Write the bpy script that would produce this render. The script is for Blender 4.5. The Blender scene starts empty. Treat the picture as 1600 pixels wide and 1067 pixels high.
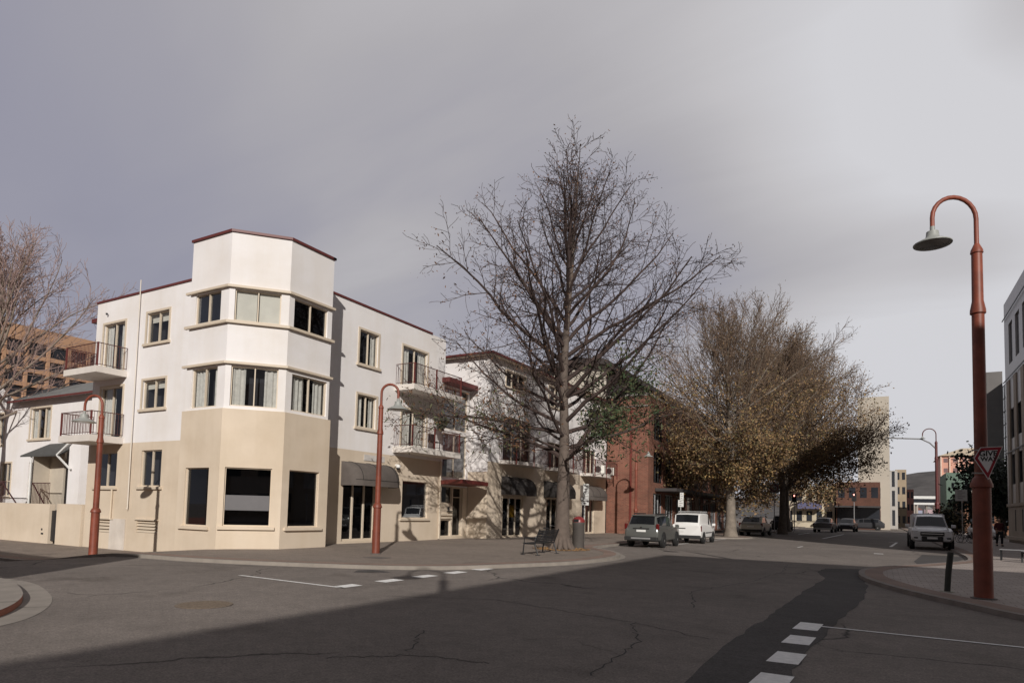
import bpy, bmesh, math, random
from mathutils import Vector, Matrix
R_=math.radians
S=bpy.context.scene; COL=S.collection
# ---------------- camera ----------------
cd=bpy.data.cameras.new('camera'); cam=bpy.data.objects.new('camera',cd); COL.objects.link(cam); S.camera=cam
cd.sensor_width=36; cd.lens=1009/1600*36; cd.shift_y=(735-533.5)/1600; cd.clip_end=6000; cd.clip_start=.1
HC=1.65
def _k(x,y): return Vector((x-800,735-y,-1009)).normalized()
_dy=_k(1376,812); _u=_k(1200,-15500); _u=(_u-_u.dot(_dy)*_dy).normalized(); _dx=_dy.cross(_u)
cam.matrix_world=Matrix.Translation((0,0,HC))@Matrix((_dx,_dy,_u)).to_4x4()
# ---------------- sun, sky ----------------
SUNDIR=Vector((.70,-.985,.57)).normalized()
sl=bpy.data.lights.new('sun','SUN'); sl.energy=3.8; sl.angle=R_(.6); sl.color=(1,.95,.89)
so=bpy.data.objects.new('sun',sl); COL.objects.link(so); so.rotation_euler=SUNDIR.to_track_quat('Z','Y').to_euler(); so.location=(20,-30,40)
W=bpy.data.worlds.new('World'); S.world=W; W.use_nodes=True
nt=W.node_tree; N=nt.nodes; L=nt.links; N.clear()
def nd(t,**k):
    n=N.new(t)
    for a,b in k.items(): setattr(n,a,b)
    return n
out=nd('ShaderNodeOutputWorld'); bg=nd('ShaderNodeBackground'); L.new(bg.outputs[0],out.inputs[0])
sky=nd('ShaderNodeTexSky',sky_type='NISHITA',sun_disc=False,sun_elevation=math.asin(SUNDIR.z),sun_rotation=math.atan2(SUNDIR.x,SUNDIR.y))
bg.inputs[1].default_value=.1
tc=nd('ShaderNodeTexCoord'); sp=nd('ShaderNodeSeparateXYZ'); L.new(tc.outputs['Generated'],sp.inputs[0])
def mth(op,a,b=None,c=None,clamp=False):
    m=nd('ShaderNodeMath',operation=op); m.use_clamp=clamp
    for i,v in enumerate((a,b,c)):
        if v is None: continue
        if isinstance(v,(int,float)): m.inputs[i].default_value=v
        else: L.new(v,m.inputs[i])
    return m.outputs[0]
zc=mth('ADD',mth('MAXIMUM',sp.outputs[2],0),.16)
cb=nd('ShaderNodeCombineXYZ'); L.new(mth('DIVIDE',sp.outputs[0],zc),cb.inputs[0]); L.new(mth('DIVIDE',sp.outputs[1],zc),cb.inputs[1])
mp=nd('ShaderNodeMapping'); L.new(cb.outputs[0],mp.inputs[0]); mp.inputs['Rotation'].default_value=(0,0,R_(30)); mp.inputs['Scale'].default_value=(.33,.6,1); mp.inputs['Location'].default_value=(1.3,.5,0)
nz=nd('ShaderNodeTexNoise'); L.new(mp.outputs[0],nz.inputs[0]); nz.inputs['Scale'].default_value=1.0; nz.inputs['Detail'].default_value=5; nz.inputs['Roughness'].default_value=.42; nz.inputs['Distortion'].default_value=.35
def ramp(pts,fac,tree_N=None,tree_L=None):
    r=(tree_N or N).new('ShaderNodeValToRGB'); e=r.color_ramp.elements
    while len(e)<len(pts): e.new(.5)
    for q,(p,c) in zip(e,pts): q.position=p; q.color=(*c,1)
    (tree_L or L).new(fac,r.inputs[0]); return r.outputs[0]
# brightness rises to the right and sinks to the left horizon
side=mth('ADD',mth('MULTIPLY',sp.outputs[0],.62),mth('MULTIPLY',sp.outputs[1],.30))
fac=mth('ADD',mth('MULTIPLY',nz.outputs[0],.95),mth('MULTIPLY',side,.20))
# broad bright opening, darker bands and streaks at fixed compass directions
def blob(px,py,k,amp):
    v=_k(px,py); v=cam.matrix_world.to_3x3()@v; d=nd('ShaderNodeVectorMath',operation='DOT_PRODUCT'); L.new(tc.outputs['Generated'],d.inputs[0]); d.inputs[1].default_value=v
    return mth('MULTIPLY',mth('POWER',mth('MAXIMUM',d.outputs['Value'],0),k),amp)
for q in ((1440,190,17,.54),(1470,590,45,.36),(1130,400,60,-.22),(1350,400,160,-.24),(1520,410,260,-.26),(1640,-10,300,-.22),(150,-50,8,.04),(850,440,50,-.10),(120,330,30,-.06),(750,-20,14,.05),(620,560,40,.08),(300,330,30,-.03)): fac=mth('ADD',fac,blob(*q))
wv=nd('ShaderNodeTexNoise'); mp3=nd('ShaderNodeMapping'); L.new(cb.outputs[0],mp3.inputs[0]); mp3.inputs['Rotation'].default_value=(0,0,R_(38)); mp3.inputs['Scale'].default_value=(.6,1.7,1); L.new(mp3.outputs[0],wv.inputs[0]); wv.inputs['Scale'].default_value=1.3; wv.inputs['Detail'].default_value=7; wv.inputs['Distortion'].default_value=.5
fac=mth('ADD',fac,mth('MULTIPLY_ADD',wv.outputs[0],.30,-.15))
cl=ramp([(.20,(.25,.25,.32)),(.34,(.315,.31,.375)),(.46,(.365,.355,.40)),(.56,(.44,.425,.445)),(.68,(.55,.535,.55)),(.84,(.66,.655,.68))],fac)
# thin bright haze band near the horizon
hz=mth('POWER',mth('SUBTRACT',1,mth('MAXIMUM',sp.outputs[2],0),clamp=True),9)
mx=nd('ShaderNodeMixRGB'); L.new(mth('MULTIPLY',hz,.45),mx.inputs[0]); L.new(cl,mx.inputs[1]); mx.inputs[2].default_value=(.56,.56,.64,1)
sc=nd('ShaderNodeVectorMath',operation='SCALE'); L.new(mx.outputs[0],sc.inputs[0])
# cloud bank stands over the street ahead; the unseen sky behind and overhead is dimmed to deepen shade
ahead=mth('ADD',mth('MULTIPLY',sp.outputs[0],-.5),mth('MULTIPLY',sp.outputs[1],.87))
seen_fac=mth('MULTIPLY',mth('MULTIPLY_ADD',ahead,2.2,.25,clamp=True),mth('MULTIPLY_ADD',sp.outputs[2],-3.2,3.2,clamp=True))
L.new(mth('MULTIPLY_ADD',seen_fac,6.6,3.4),sc.inputs['Scale'])
mx2=nd('ShaderNodeMixRGB'); mx2.inputs[0].default_value=.96; L.new(sky.outputs[0],mx2.inputs[1]); L.new(sc.outputs[0],mx2.inputs[2]); L.new(mx2.outputs[0],bg.inputs[0])
S.view_settings.view_transform='Standard'; S.view_settings.look='None'; S.view_settings.exposure=0; S.view_settings.gamma=1
try: S.cycles.max_bounces=6; S.cycles.transparent_max_bounces=12
except Exception: pass

# ---------------- materials ----------------
_M={}
def mat(name,c,rough=.7,metal=0,var=.08,vs=1.5,bump=0,bs=30,spec=.5,c2=None,emit=None,coords='Object',streak=0):
    if name in _M: return _M[name]
    m=bpy.data.materials.new(name); m.use_nodes=True; t=m.node_tree; n=t.nodes; l=t.links; p=n['Principled BSDF']
    p.inputs['Roughness'].default_value=rough; p.inputs['Metallic'].default_value=metal; p.inputs['Specular IOR Level'].default_value=spec
    tcn=n.new('ShaderNodeTexCoord'); nn=n.new('ShaderNodeTexNoise'); l.new(tcn.outputs[coords],nn.inputs[0]); nn.inputs['Scale'].default_value=vs; nn.inputs['Detail'].default_value=6; nn.inputs['Roughness'].default_value=.62
    a=tuple(max(0,x*(1-var)) for x in c); b=tuple(min(1,x*(1+var)) for x in (c2 or c))
    bc=ramp([(.3,a),(.7,b)],nn.outputs[0],n,l)
    if streak:
        for sc3,lo_,dt in (((.9,.9,.10),1-streak,7),((.3,.3,.45),1-streak*1.4,6)):
            mpn=n.new('ShaderNodeMapping'); mpn.inputs['Scale'].default_value=sc3; l.new(tcn.outputs[coords],mpn.inputs[0]); n3=n.new('ShaderNodeTexNoise'); n3.inputs['Scale'].default_value=1; n3.inputs['Detail'].default_value=dt; n3.inputs['Roughness'].default_value=.65; l.new(mpn.outputs[0],n3.inputs[0])
            mm=n.new('ShaderNodeMixRGB'); mm.blend_type='MULTIPLY'; mm.inputs[0].default_value=1; l.new(bc,mm.inputs[1]); l.new(ramp([(.36,(lo_,lo_*.985,lo_*.96)),(.56,(1,1,1))],n3.outputs[0],n,l),mm.inputs[2]); bc=mm.outputs[0]
    l.new(bc,p.inputs['Base Color'])
    if bump:
        b1=n.new('ShaderNodeBump'); b1.inputs['Strength'].default_value=bump; b1.inputs['Distance'].default_value=.02; n2=n.new('ShaderNodeTexNoise'); n2.inputs['Scale'].default_value=bs; n2.inputs['Detail'].default_value=4
        l.new(tcn.outputs[coords],n2.inputs[0]); l.new(n2.outputs[0],b1.inputs['Height']); l.new(b1.outputs[0],p.inputs['Normal'])
    if emit: p.inputs['Emission Color'].default_value=(*emit[0],1); p.inputs['Emission Strength'].default_value=emit[1]
    _M[name]=m; return m
def glassmat(name,tint,ref=.10,rough=.02):
    if name in _M: return _M[name]
    m=bpy.data.materials.new(name); m.use_nodes=True; t=m.node_tree; n=t.nodes; l=t.links; n.clear()
    o=n.new('ShaderNodeOutputMaterial'); mi=n.new('ShaderNodeMixShader'); tr=n.new('ShaderNodeBsdfTransparent'); gl=n.new('ShaderNodeBsdfGlossy'); lw=n.new('ShaderNodeLayerWeight'); lw.inputs[0].default_value=.5; fr=n.new('ShaderNodeMath'); fr.operation='POWER'; fr.inputs[1].default_value=4; l.new(lw.outputs['Facing'],fr.inputs[0]); ad=n.new('ShaderNodeMath'); ad.operation='ADD'; ad.use_clamp=True
    tr.inputs[0].default_value=(*tint,1); gl.inputs['Roughness'].default_value=rough; gl.inputs[0].default_value=(.9,.92,.95,1); ad.inputs[1].default_value=ref
    tcn=n.new('ShaderNodeTexCoord'); nn=n.new('ShaderNodeTexNoise'); nn.inputs['Scale'].default_value=.8; bu=n.new('ShaderNodeBump'); bu.inputs['Strength'].default_value=.03; l.new(tcn.outputs['Object'],nn.inputs[0]); l.new(nn.outputs[0],bu.inputs['Height']); l.new(bu.outputs[0],gl.inputs['Normal'])
    l.new(fr.outputs[0],ad.inputs[0]); l.new(ad.outputs[0],mi.inputs[0]); l.new(tr.outputs[0],mi.inputs[1]); l.new(gl.outputs[0],mi.inputs[2]); l.new(mi.outputs[0],o.inputs[0]); _M[name]=m; return m
def brickmat(name,c1,c2,mort,scale,bw=.5,rh=.25,ms=.02,rough=.85,axis=None,var=.25):
    if name in _M: return _M[name]
    m=bpy.data.materials.new(name); m.use_nodes=True; t=m.node_tree; n=t.nodes; l=t.links; p=n['Principled BSDF']; p.inputs['Roughness'].default_value=rough
    tcn=n.new('ShaderNodeTexCoord'); v=tcn.outputs['Object']
    if axis:  # vertical wall: u = x+y, v = z
        s=n.new('ShaderNodeSeparateXYZ'); l.new(v,s.inputs[0]); a=n.new('ShaderNodeMath'); a.operation='ADD'; l.new(s.outputs[0],a.inputs[0]); l.new(s.outputs[1],a.inputs[1]); cbn=n.new('ShaderNodeCombineXYZ'); l.new(a.outputs[0],cbn.inputs[0]); l.new(s.outputs[2],cbn.inputs[1]); v=cbn.outputs[0]
    b=n.new('ShaderNodeTexBrick'); l.new(v,b.inputs[0]); b.inputs['Scale'].default_value=scale; b.inputs['Brick Width'].default_value=bw; b.inputs['Row Height'].default_value=rh; b.inputs['Mortar Size'].default_value=ms
    b.inputs['Color1'].default_value=(*c1,1); b.inputs['Color2'].default_value=(*c2,1); b.inputs['Mortar'].default_value=(*mort,1)
    nn=n.new('ShaderNodeTexNoise'); nn.inputs['Scale'].default_value=.7; nn.inputs['Detail'].default_value=6; l.new(tcn.outputs['Object'],nn.inputs[0])
    mxn=n.new('ShaderNodeMixRGB'); mxn.blend_type='MULTIPLY'; mxn.inputs[0].default_value=1; l.new(b.outputs[0],mxn.inputs[1]); l.new(ramp([(.3,(1-var,)*3),(.7,(1,1,1))],nn.outputs[0],n,l),mxn.inputs[2]); l.new(mxn.outputs[0],p.inputs['Base Color'])
    bu=n.new('ShaderNodeBump'); bu.inputs['Strength'].default_value=.3; bu.inputs['Distance'].default_value=.01; bu.invert=True; l.new(b.outputs['Fac'],bu.inputs['Height']); l.new(bu.outputs[0],p.inputs['Normal'])
    _M[name]=m; return m
WHITE=mat('white_render',(.79,.765,.76),.9,var=.03,vs=.6,bump=.2,bs=60,streak=.04)
BEIGE=mat('beige_render',(.65,.55,.435),.9,var=.05,vs=.5,bump=.2,bs=60,streak=.055)
CREAM=mat('cream_trim',(.60,.51,.40),.6,var=.04)
REDTRIM=mat('dark_red_trim',(.12,.025,.022),.5)
REDPAINT=mat('red_paint',(.27,.068,.038),.5,var=.16,vs=4,bump=.08,bs=12,streak=.3)
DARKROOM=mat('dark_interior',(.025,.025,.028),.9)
CURT=mat('curtain',(.60,.585,.53),.9,var=.15,vs=6)
CURTL=mat('pale_blind',(.68,.66,.58),.9)
GLASS=glassmat('window_glass',(.86,.87,.88),.07)
GLASSD=glassmat('dark_glass',(.22,.225,.24),.07)
GLASSB=glassmat('bluish_glass',(.35,.40,.46),.2)
BLACK=mat('black_metal',(.018,.018,.02),.45)
GREYAWN=mat('grey_canvas',(.105,.088,.078),.85,var=.12,vs=4)
DARKAWN=mat('charcoal_canvas',(.035,.03,.028),.8,var=.3,vs=3)
TILE=mat('grey_roof_tiles',(.17,.17,.165),.85,var=.2,vs=3)
CONC=mat('kerb_concrete',(.26,.23,.20),.9,var=.14,vs=2.5,bump=.2)
STEELW=mat('white_metal',(.72,.72,.70),.5)
GALV=mat('galvanised_steel',(.42,.42,.42),.45,metal=.6)

def asphalt(name,c,cracks=True):
    m=bpy.data.materials.new(name); m.use_nodes=True; t=m.node_tree; n=t.nodes; l=t.links; p=n['Principled BSDF']; p.inputs['Roughness'].default_value=.88; p.inputs['Specular IOR Level'].default_value=.3
    tcn=n.new('ShaderNodeTexCoord')
    def noise(s,d=6,r=.6):
        q=n.new('ShaderNodeTexNoise'); q.inputs['Scale'].default_value=s; q.inputs['Detail'].default_value=d; q.inputs['Roughness'].default_value=r; l.new(tcn.outputs['Object'],q.inputs[0]); return q.outputs[0]
    def mul(a,b):
        q=n.new('ShaderNodeMixRGB'); q.blend_type='MULTIPLY'; q.inputs[0].default_value=1; l.new(a,q.inputs[1]); l.new(b,q.inputs[2]); return q.outputs[0]
    a=ramp([(.35,tuple(x*.86 for x in c)),(.65,tuple(x*1.1 for x in c))],noise(.22,7,.62),n,l)
    a=mul(a,ramp([(.3,(.86,)*3),(.6,(1.08,)*3)],noise(2.3,8,.7),n,l))
    a=mul(a,ramp([(.32,(.62,)*3),(.5,(1,)*3),(.72,(1.4,)*3)],noise(38,3,.75),n,l))
    a=mul(a,ramp([(.3,(.84,)*3),(.62,(1.06,)*3)],noise(9,5,.7),n,l))
    a=mul(a,ramp([(.60,(1,)*3),(.72,(.72,.71,.70))],noise(.55,4,.55),n,l))
    if cracks:
        mpn=n.new('ShaderNodeMixRGB'); mpn.blend_type='ADD'; mpn.inputs[0].default_value=.9; q=n.new('ShaderNodeTexNoise'); q.inputs['Scale'].default_value=.9; q.inputs['Detail'].default_value=5; l.new(tcn.outputs['Object'],q.inputs[0]); l.new(tcn.outputs['Object'],mpn.inputs[1]); l.new(q.outputs[1],mpn.inputs[2])
        v=n.new('ShaderNodeTexVoronoi'); v.feature='DISTANCE_TO_EDGE'; v.inputs['Scale'].default_value=.17; l.new(mpn.outputs[0],v.inputs[0])
        cr=ramp([(0,(1,1,1)),(.0022,(1,1,1)),(.005,(0,0,0))],v.outputs[0],n,l)
        msk=ramp([(.50,(0,0,0)),(.56,(1,1,1))],noise(.16,2),n,l)
        f=mul(cr,msk); mm=n.new('ShaderNodeMixRGB'); l.new(f,mm.inputs[0]); l.new(a,mm.inputs[1]); mm.inputs[2].default_value=(.03,.027,.025,1); a=mm.outputs[0]
    l.new(a,p.inputs['Base Color'])
    bu=n.new('ShaderNodeBump'); bu.inputs['Strength'].default_value=.5; bu.inputs['Distance'].default_value=.01; l.new(noise(70,3),bu.inputs['Height']); l.new(bu.outputs[0],p.inputs['Normal'])
    _M[name]=m; return m
ROAD=asphalt('road_asphalt',(.190,.164,.146))
PATCH=asphalt('fresh_asphalt',(.075,.068,.066),False)
PAVE=asphalt('footpath_asphalt',(.235,.195,.165),False)
BRICKBAND=brickmat('brick_band',(.27,.165,.13),(.25,.18,.145),(.2,.16,.13),4)
PAVER=brickmat('grey_pavers',(.41,.35,.315),(.35,.30,.27),(.18,.15,.14),1.6,.5,.5,.012)
REDBRICK=brickmat('red_brick',(.26,.095,.060),(.17,.058,.038),(.27,.17,.12),2.6,.75,.26,.03,axis=True,var=.35)
DBRICK=brickmat('dark_brick',(.15,.062,.038),(.11,.045,.03),(.13,.08,.06),3.2,.7,.26,.02,axis=True)

# ---------------- mesh helpers ----------------
ABS=set()  # things whose parts are written in world coordinates
class MB:
    def __init__(s): s.v=[]; s.f=[]; s.m=[]
    def add(s,vs,fs,m=0):
        b=len(s.v); s.v+= [tuple(x) for x in vs]; s.f+=[tuple(b+i for i in f) for f in fs]; s.m+=[m]*len(fs); return s
    def box(s,x0,x1,y0,y1,z0,z1,m=0,fn=None):
        vs=[(x,y,z) for z in (z0,z1) for y in (y0,y1) for x in (x0,x1)]
        if fn: vs=[fn(*q) for q in vs]
        return s.add(vs,[(0,2,3,1),(4,5,7,6),(0,1,5,4),(2,6,7,3),(0,4,6,2),(1,3,7,5)],m)
    def prism(s,poly,z0,z1,m=0,fn=None):
        n=len(poly); vs=[(x,y,z0) for x,y in poly]+[(x,y,z1) for x,y in poly]
        if fn: vs=[fn(*q) for q in vs]
        return s.add(vs,[tuple(range(n-1,-1,-1)),tuple(range(n,2*n))]+[(i,(i+1)%n,n+(i+1)%n,n+i) for i in range(n)],m)
    def tube(s,pts,rs,n=8,m=0,cap=True):
        pts=[Vector(p) for p in pts]
        if not isinstance(rs,(list,tuple)): rs=[rs]*len(pts)
        b=len(s.v); up=None
        for i,p in enumerate(pts):
            d=(pts[min(i+1,len(pts)-1)]-pts[max(i-1,0)])
            if d.length<1e-9: d=Vector((0,0,1))
            d.normalize()
            if up is None: up=d.orthogonal().normalized()
            else:
                up=up-up.dot(d)*d
                up=d.orthogonal().normalized() if up.length<1e-6 else up.normalized()
            w=d.cross(up)
            for k in range(n):
                a=2*math.pi*k/n; s.v.append(tuple(p+rs[i]*(math.cos(a)*up+math.sin(a)*w)))
        for i in range(len(pts)-1):
            for k in range(n):
                s.f.append((b+i*n+k,b+i*n+(k+1)%n,b+(i+1)*n+(k+1)%n,b+(i+1)*n+k)); s.m.append(m)
        if cap:
            s.f.append(tuple(b+k for k in range(n-1,-1,-1))); s.f.append(tuple(b+(len(pts)-1)*n+k for k in range(n))); s.m+=[m,m]
        return s
    def lathe(s,prof,n=20,c=(0,0,0),m=0,axis='z'):
        b=len(s.v)
        for r,z in prof:
            for k in range(n):
                a=2*math.pi*k/n; x,y=r*math.cos(a),r*math.sin(a)
                q={'z':(x,y,z),'x':(z,x,y),'y':(x,z,y)}[axis]; s.v.append((q[0]+c[0],q[1]+c[1],q[2]+c[2]))
        for i in range(len(prof)-1):
            for k in range(n): s.f.append((b+i*n+k,b+i*n+(k+1)%n,b+(i+1)*n+(k+1)%n,b+(i+1)*n+k)); s.m.append(m)
        s.f.append(tuple(b+k for k in range(n-1,-1,-1))); s.f.append(tuple(b+(len(prof)-1)*n+k for k in range(n))); s.m+=[m,m]
        return s
    def build(s,name,mats,parent=None,smooth=False,bevel=0,label=None,loc=None,recalc=False):
        r=parent
        while r and r.parent: r=r.parent
        if r and r.name in ABS: ox,oy,oz=r.location; s.v=[(x-ox,y-oy,z-oz) for x,y,z in s.v]
        me=bpy.data.meshes.new(name); me.from_pydata(s.v,[],s.f)
        if not isinstance(mats,(list,tuple)): mats=[mats]
        for q in mats: me.materials.append(q)
        if len(mats)>1: me.polygons.foreach_set('material_index',s.m)
        if recalc:
            bm=bmesh.new(); bm.from_mesh(me); bmesh.ops.recalc_face_normals(bm,faces=bm.faces); bm.to_mesh(me); bm.free()
        me.update()
        if smooth:
            me.polygons.foreach_set('use_smooth',[True]*len(me.polygons))
            try: me.set_sharp_from_angle(angle=R_(smooth if smooth>1 else 40))
            except Exception: pass
        o=bpy.data.objects.new(name,me); COL.objects.link(o)
        if parent: o.parent=parent
        if loc: o.location=loc
        if bevel:
            bv=o.modifiers.new('bevel','BEVEL'); bv.width=bevel; bv.segments=2; bv.limit_method='ANGLE'
        if label: o['label']=label
        return o
def tag(o,label=None,cat=None,group=None,kind=None):
    if label: o['label']=label
    if cat: o['category']=cat
    if group: o['group']=group
    if kind: o['kind']=kind
    return o
def thing(name,label,cat,loc=(0,0,0),rz=0,group=None,scale=1,world=False):
    o=bpy.data.objects.new(name,None); COL.objects.link(o); o.location=loc; o.rotation_euler=(0,0,rz); o.scale=(scale,)*3; o.empty_display_size=.2
    if world: ABS.add(o.name)
    return tag(o,label,cat,group)
def copy_tree(o,parent=None):
    c=o.copy(); COL.objects.link(c)
    if parent: c.parent=parent
    for ch in list(o.children): copy_tree(ch,c)
    return c
def text_mesh(name,txt,size,m,mtx,parent=None,ext=.002):
    cu=bpy.data.curves.new(name,'FONT'); cu.body=txt; cu.size=size; cu.extrude=ext; cu.offset=size*.03; cu.align_x='CENTER'; cu.align_y='CENTER'
    t=bpy.data.objects.new(name+'_t',cu); COL.objects.link(t); bpy.context.view_layer.update()
    me=bpy.data.meshes.new_from_object(t); COL.objects.unlink(t); bpy.data.objects.remove(t)
    me.transform(mtx); me.materials.clear(); me.materials.append(m)
    o=bpy.data.objects.new(name,me); COL.objects.link(o)
    if parent: o.parent=parent
    return o
def sstep(a,b,x):
    t=max(0,min(1,(x-a)/(b-a))); return t*t*(3-2*t)
def dip(x): return -.54*sstep(-20.5,-27,x)
RZ=-.1; K=1.0606
# ---------------- ground ----------------
xs=[-1500,-600,-250,-120,-70,-50,-40,-34]+[-30+i*.75 for i in range(14)]+[-19,-15,-10,-5,0,5,10,20,40,80,200,600,1500]
ys=[-1500,-500,-150,-60,-30,-15,-8,-4,0,4,8,12,16,20,26,32,40,50,65,80,100,130,170,230,320,500,900,1500,2500]
g=MB(); g.add([(x,y,RZ+dip(x)) for y in ys for x in xs],[(j*len(xs)+i,j*len(xs)+i+1,(j+1)*len(xs)+i+1,(j+1)*len(xs)+i) for j in range(len(ys)-1) for i in range(len(xs)-1)])
tag(g.build('road',ROAD),kind='structure')
def sub(poly,d=.7):
    o=[]
    for a,b in zip(poly,poly[1:]):
        n=max(1,min(40,int(math.hypot(b[0]-a[0],b[1]-a[1])/d)))
        for i in range(n): o.append((a[0]+(b[0]-a[0])*i/n,a[1]+(b[1]-a[1])*i/n))
    return o+[poly[-1]]
def smoothp(p,it=2):
    for _ in range(it):
        q=[p[0]]
        for a,b in zip(p,p[1:]): q+= [(a[0]*.75+b[0]*.25,a[1]*.75+b[1]*.25),(a[0]*.25+b[0]*.75,a[1]*.25+b[1]*.75)]
        p=q+[p[-1]]
    return p
def offs(p,d):
    o=[]
    for i in range(len(p)):
        a=p[max(i-1,0)]; b=p[min(i+1,len(p)-1)]; dx,dy=b[0]-a[0],b[1]-a[1]; l=math.hypot(dx,dy) or 1
        o.append((p[i][0]-dy/l*d,p[i][1]+dx/l*d))
    return o
def strip(a,b,dz,mb=None,m=0,n=1):
    mb=mb or MB(); base=len(mb.v); k=n+1
    for p,q in zip(a,b):
        for i in range(k):
            t=i/n; x=p[0]+(q[0]-p[0])*t; y=p[1]+(q[1]-p[1])*t; mb.v.append((x,y,dip(x)+dz))
    for j in range(len(a)-1):
        for i in range(n): mb.f.append((base+j*k+i,base+j*k+i+1,base+(j+1)*k+i+1,base+(j+1)*k+i)); mb.m.append(m)
    return mb
def pavement(name,outer,inner,side,mat_,band=True,kw=.15,bandmat=None,bw=.5,gut=.22,km=None):
    # outer kerb line and matching inner line
    mb=strip(outer,inner,0,n=12)
    for (x,y),(x2,y2) in zip(outer,outer[1:]):
        b=len(mb.v); mb.v+=[(x,y,dip(x)),(x2,y2,dip(x2)),(x2,y2,dip(x2)+RZ-.03),(x,y,dip(x)+RZ-.03)]; mb.f.append((b,b+1,b+2,b+3)); mb.m.append(0)
    tag(mb.build(name,mat_),kind='structure')
    kb=strip(outer,offs(outer,side*kw),.006)
    for (x,y),(x2,y2) in zip(offs(outer,-side*.012),offs(outer,-side*.012)[1:]):
        b=len(kb.v); kb.v+=[(x,y,dip(x)+.006),(x2,y2,dip(x2)+.006),(x2,y2,dip(x2)+RZ-.03),(x,y,dip(x)+RZ-.03)]; kb.f.append((b,b+1,b+2,b+3)); kb.m.append(0)
    strip(offs(outer,-side*.012),outer,.006,kb)
    if gut: strip(offs(outer,-side*gut),offs(outer,-side*.012),RZ+.0055,kb)
    tag(kb.build('kerb',km or CONC),kind='structure')
    if band: tag(strip(offs(outer,side*kw),offs(outer,side*(kw+bw)),.008).build('paving_band',bandmat or BRICKBAND),kind='structure')
ok=[(-90,11.2),(-34,11.3),(-27,11.5),(-23,11.7),(-19,12.0),(-17.1,12.3),(-14.3,13.3),(-12.24,14.25),(-10.84,15.4),(-9.9,17.5),(-8.9,20),(-8.7,23.3),(-9.3,25.6),(-10.6,27.6),(-11.8,28.7),(-12.4,30.5),(-12.4,34),(-12.4,49),(-11.5,50.5),(-9.3,52.5),(-8.9,54.5),(-9.3,56.8),(-11.5,59),(-12.4,60.5),(-12.4,75),(-9.4,79),(-8.9,83),(-9.4,87),(-12.4,91),(-12.4,150)]
ok=smoothp(sub(ok,3),2)
def inner_l(p):
    x,y=p
    if y<15.5 and x<-22: return (x,18)
    if x<-19 and y<13.5: return (x*.6-22*.4,18.5)
    if y<21: return (-22,20+ (y-12)*.2)
    return (-24,max(y,22))
pavement('pavement',ok,[inner_l(p) for p in ok],1,PAVE)
rk=[(90,12.4),(14,12.5),(6,12.7),(3.4,13.5),(2.21,14.71),(1.41,16.34),(.68,17.75),(.04,19.42),(-.52,21.5),(-.62,23.3),(-.58,24.6),(-.1,26.7),(1.1,28.9),(2.2,31.5),(3.3,34),(3.6,38),(3.7,50),(3.7,200)]
rk=smoothp(sub(rk,3),2)
pavement('pavement',rk,[(12 if p[1]>20 else max(12,p[0]),max(p[1],22)) if p[0]<12 else (p[0],22) for p in rk],-1,PAVER,gut=0,km=mat('worn_kerb',(.22,.19,.17),.9,var=.2,vs=2))
ik=[(-90,6.6),(-25,6.9),(-16.5,6.95),(-15.3,6.9),(-13.85,6.46),(-12.56,5.97),(-11.37,5.28),(-10.5,4.5),(-10.1,3.2),(-10,0),(-10,-60)]
ik=offs(smoothp(sub(ik,3),2),-.42)
REDSURF=mat('red_paving',(.36,.135,.085),.85,var=.2,vs=2)
ib_=MB(); q=ik+[(-90,-60)]; ib_.add([(x,y,dip(x)) for x,y in q],[tuple(range(len(q)))]); [ib_.add([(a[0],a[1],dip(a[0])),(b[0],b[1],dip(b[0])),(b[0],b[1],dip(b[0])+RZ-.03),(a[0],a[1],dip(a[0])+RZ-.03)],[(0,1,2,3)]) for a,b in zip(ik,ik[1:])]; tag(ib_.build('pavement',REDSURF),kind='structure')
kb=strip(ik,offs(ik,-.36),.006); strip(offs(ik,.42),offs(ik,.01),RZ+.0055,kb); tag(kb.build('kerb',CONC),kind='structure')
kj=MB()
for t_ in (.47,.53,.59,.66,.73):
    a=ik[int(len(ik)*t_)]; b=offs(ik,-.36)[int(len(ik)*t_)]; c=offs(ik,.42)[int(len(ik)*t_)]; d=(b[1]-a[1],a[0]-b[0]); l_=math.hypot(*d); d=(d[0]/l_*.012,d[1]/l_*.012)
    kj.add([(a[0]-d[0],a[1]-d[1],.009),(a[0]+d[0],a[1]+d[1],.009),(b[0]+d[0],b[1]+d[1],.009),(b[0]-d[0],b[1]-d[1],.009)],[(0,1,2,3)]); kj.add([(c[0]-d[0],c[1]-d[1],RZ+.0085),(c[0]+d[0],c[1]+d[1],RZ+.0085),(a[0]+d[0],a[1]+d[1],RZ+.0085),(a[0]-d[0],a[1]-d[1],RZ+.0085)],[(0,1,2,3)])
tag(kj.build('kerb_joint',mat('joint_dark',(.07,.06,.05),.9)),kind='structure')
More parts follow.
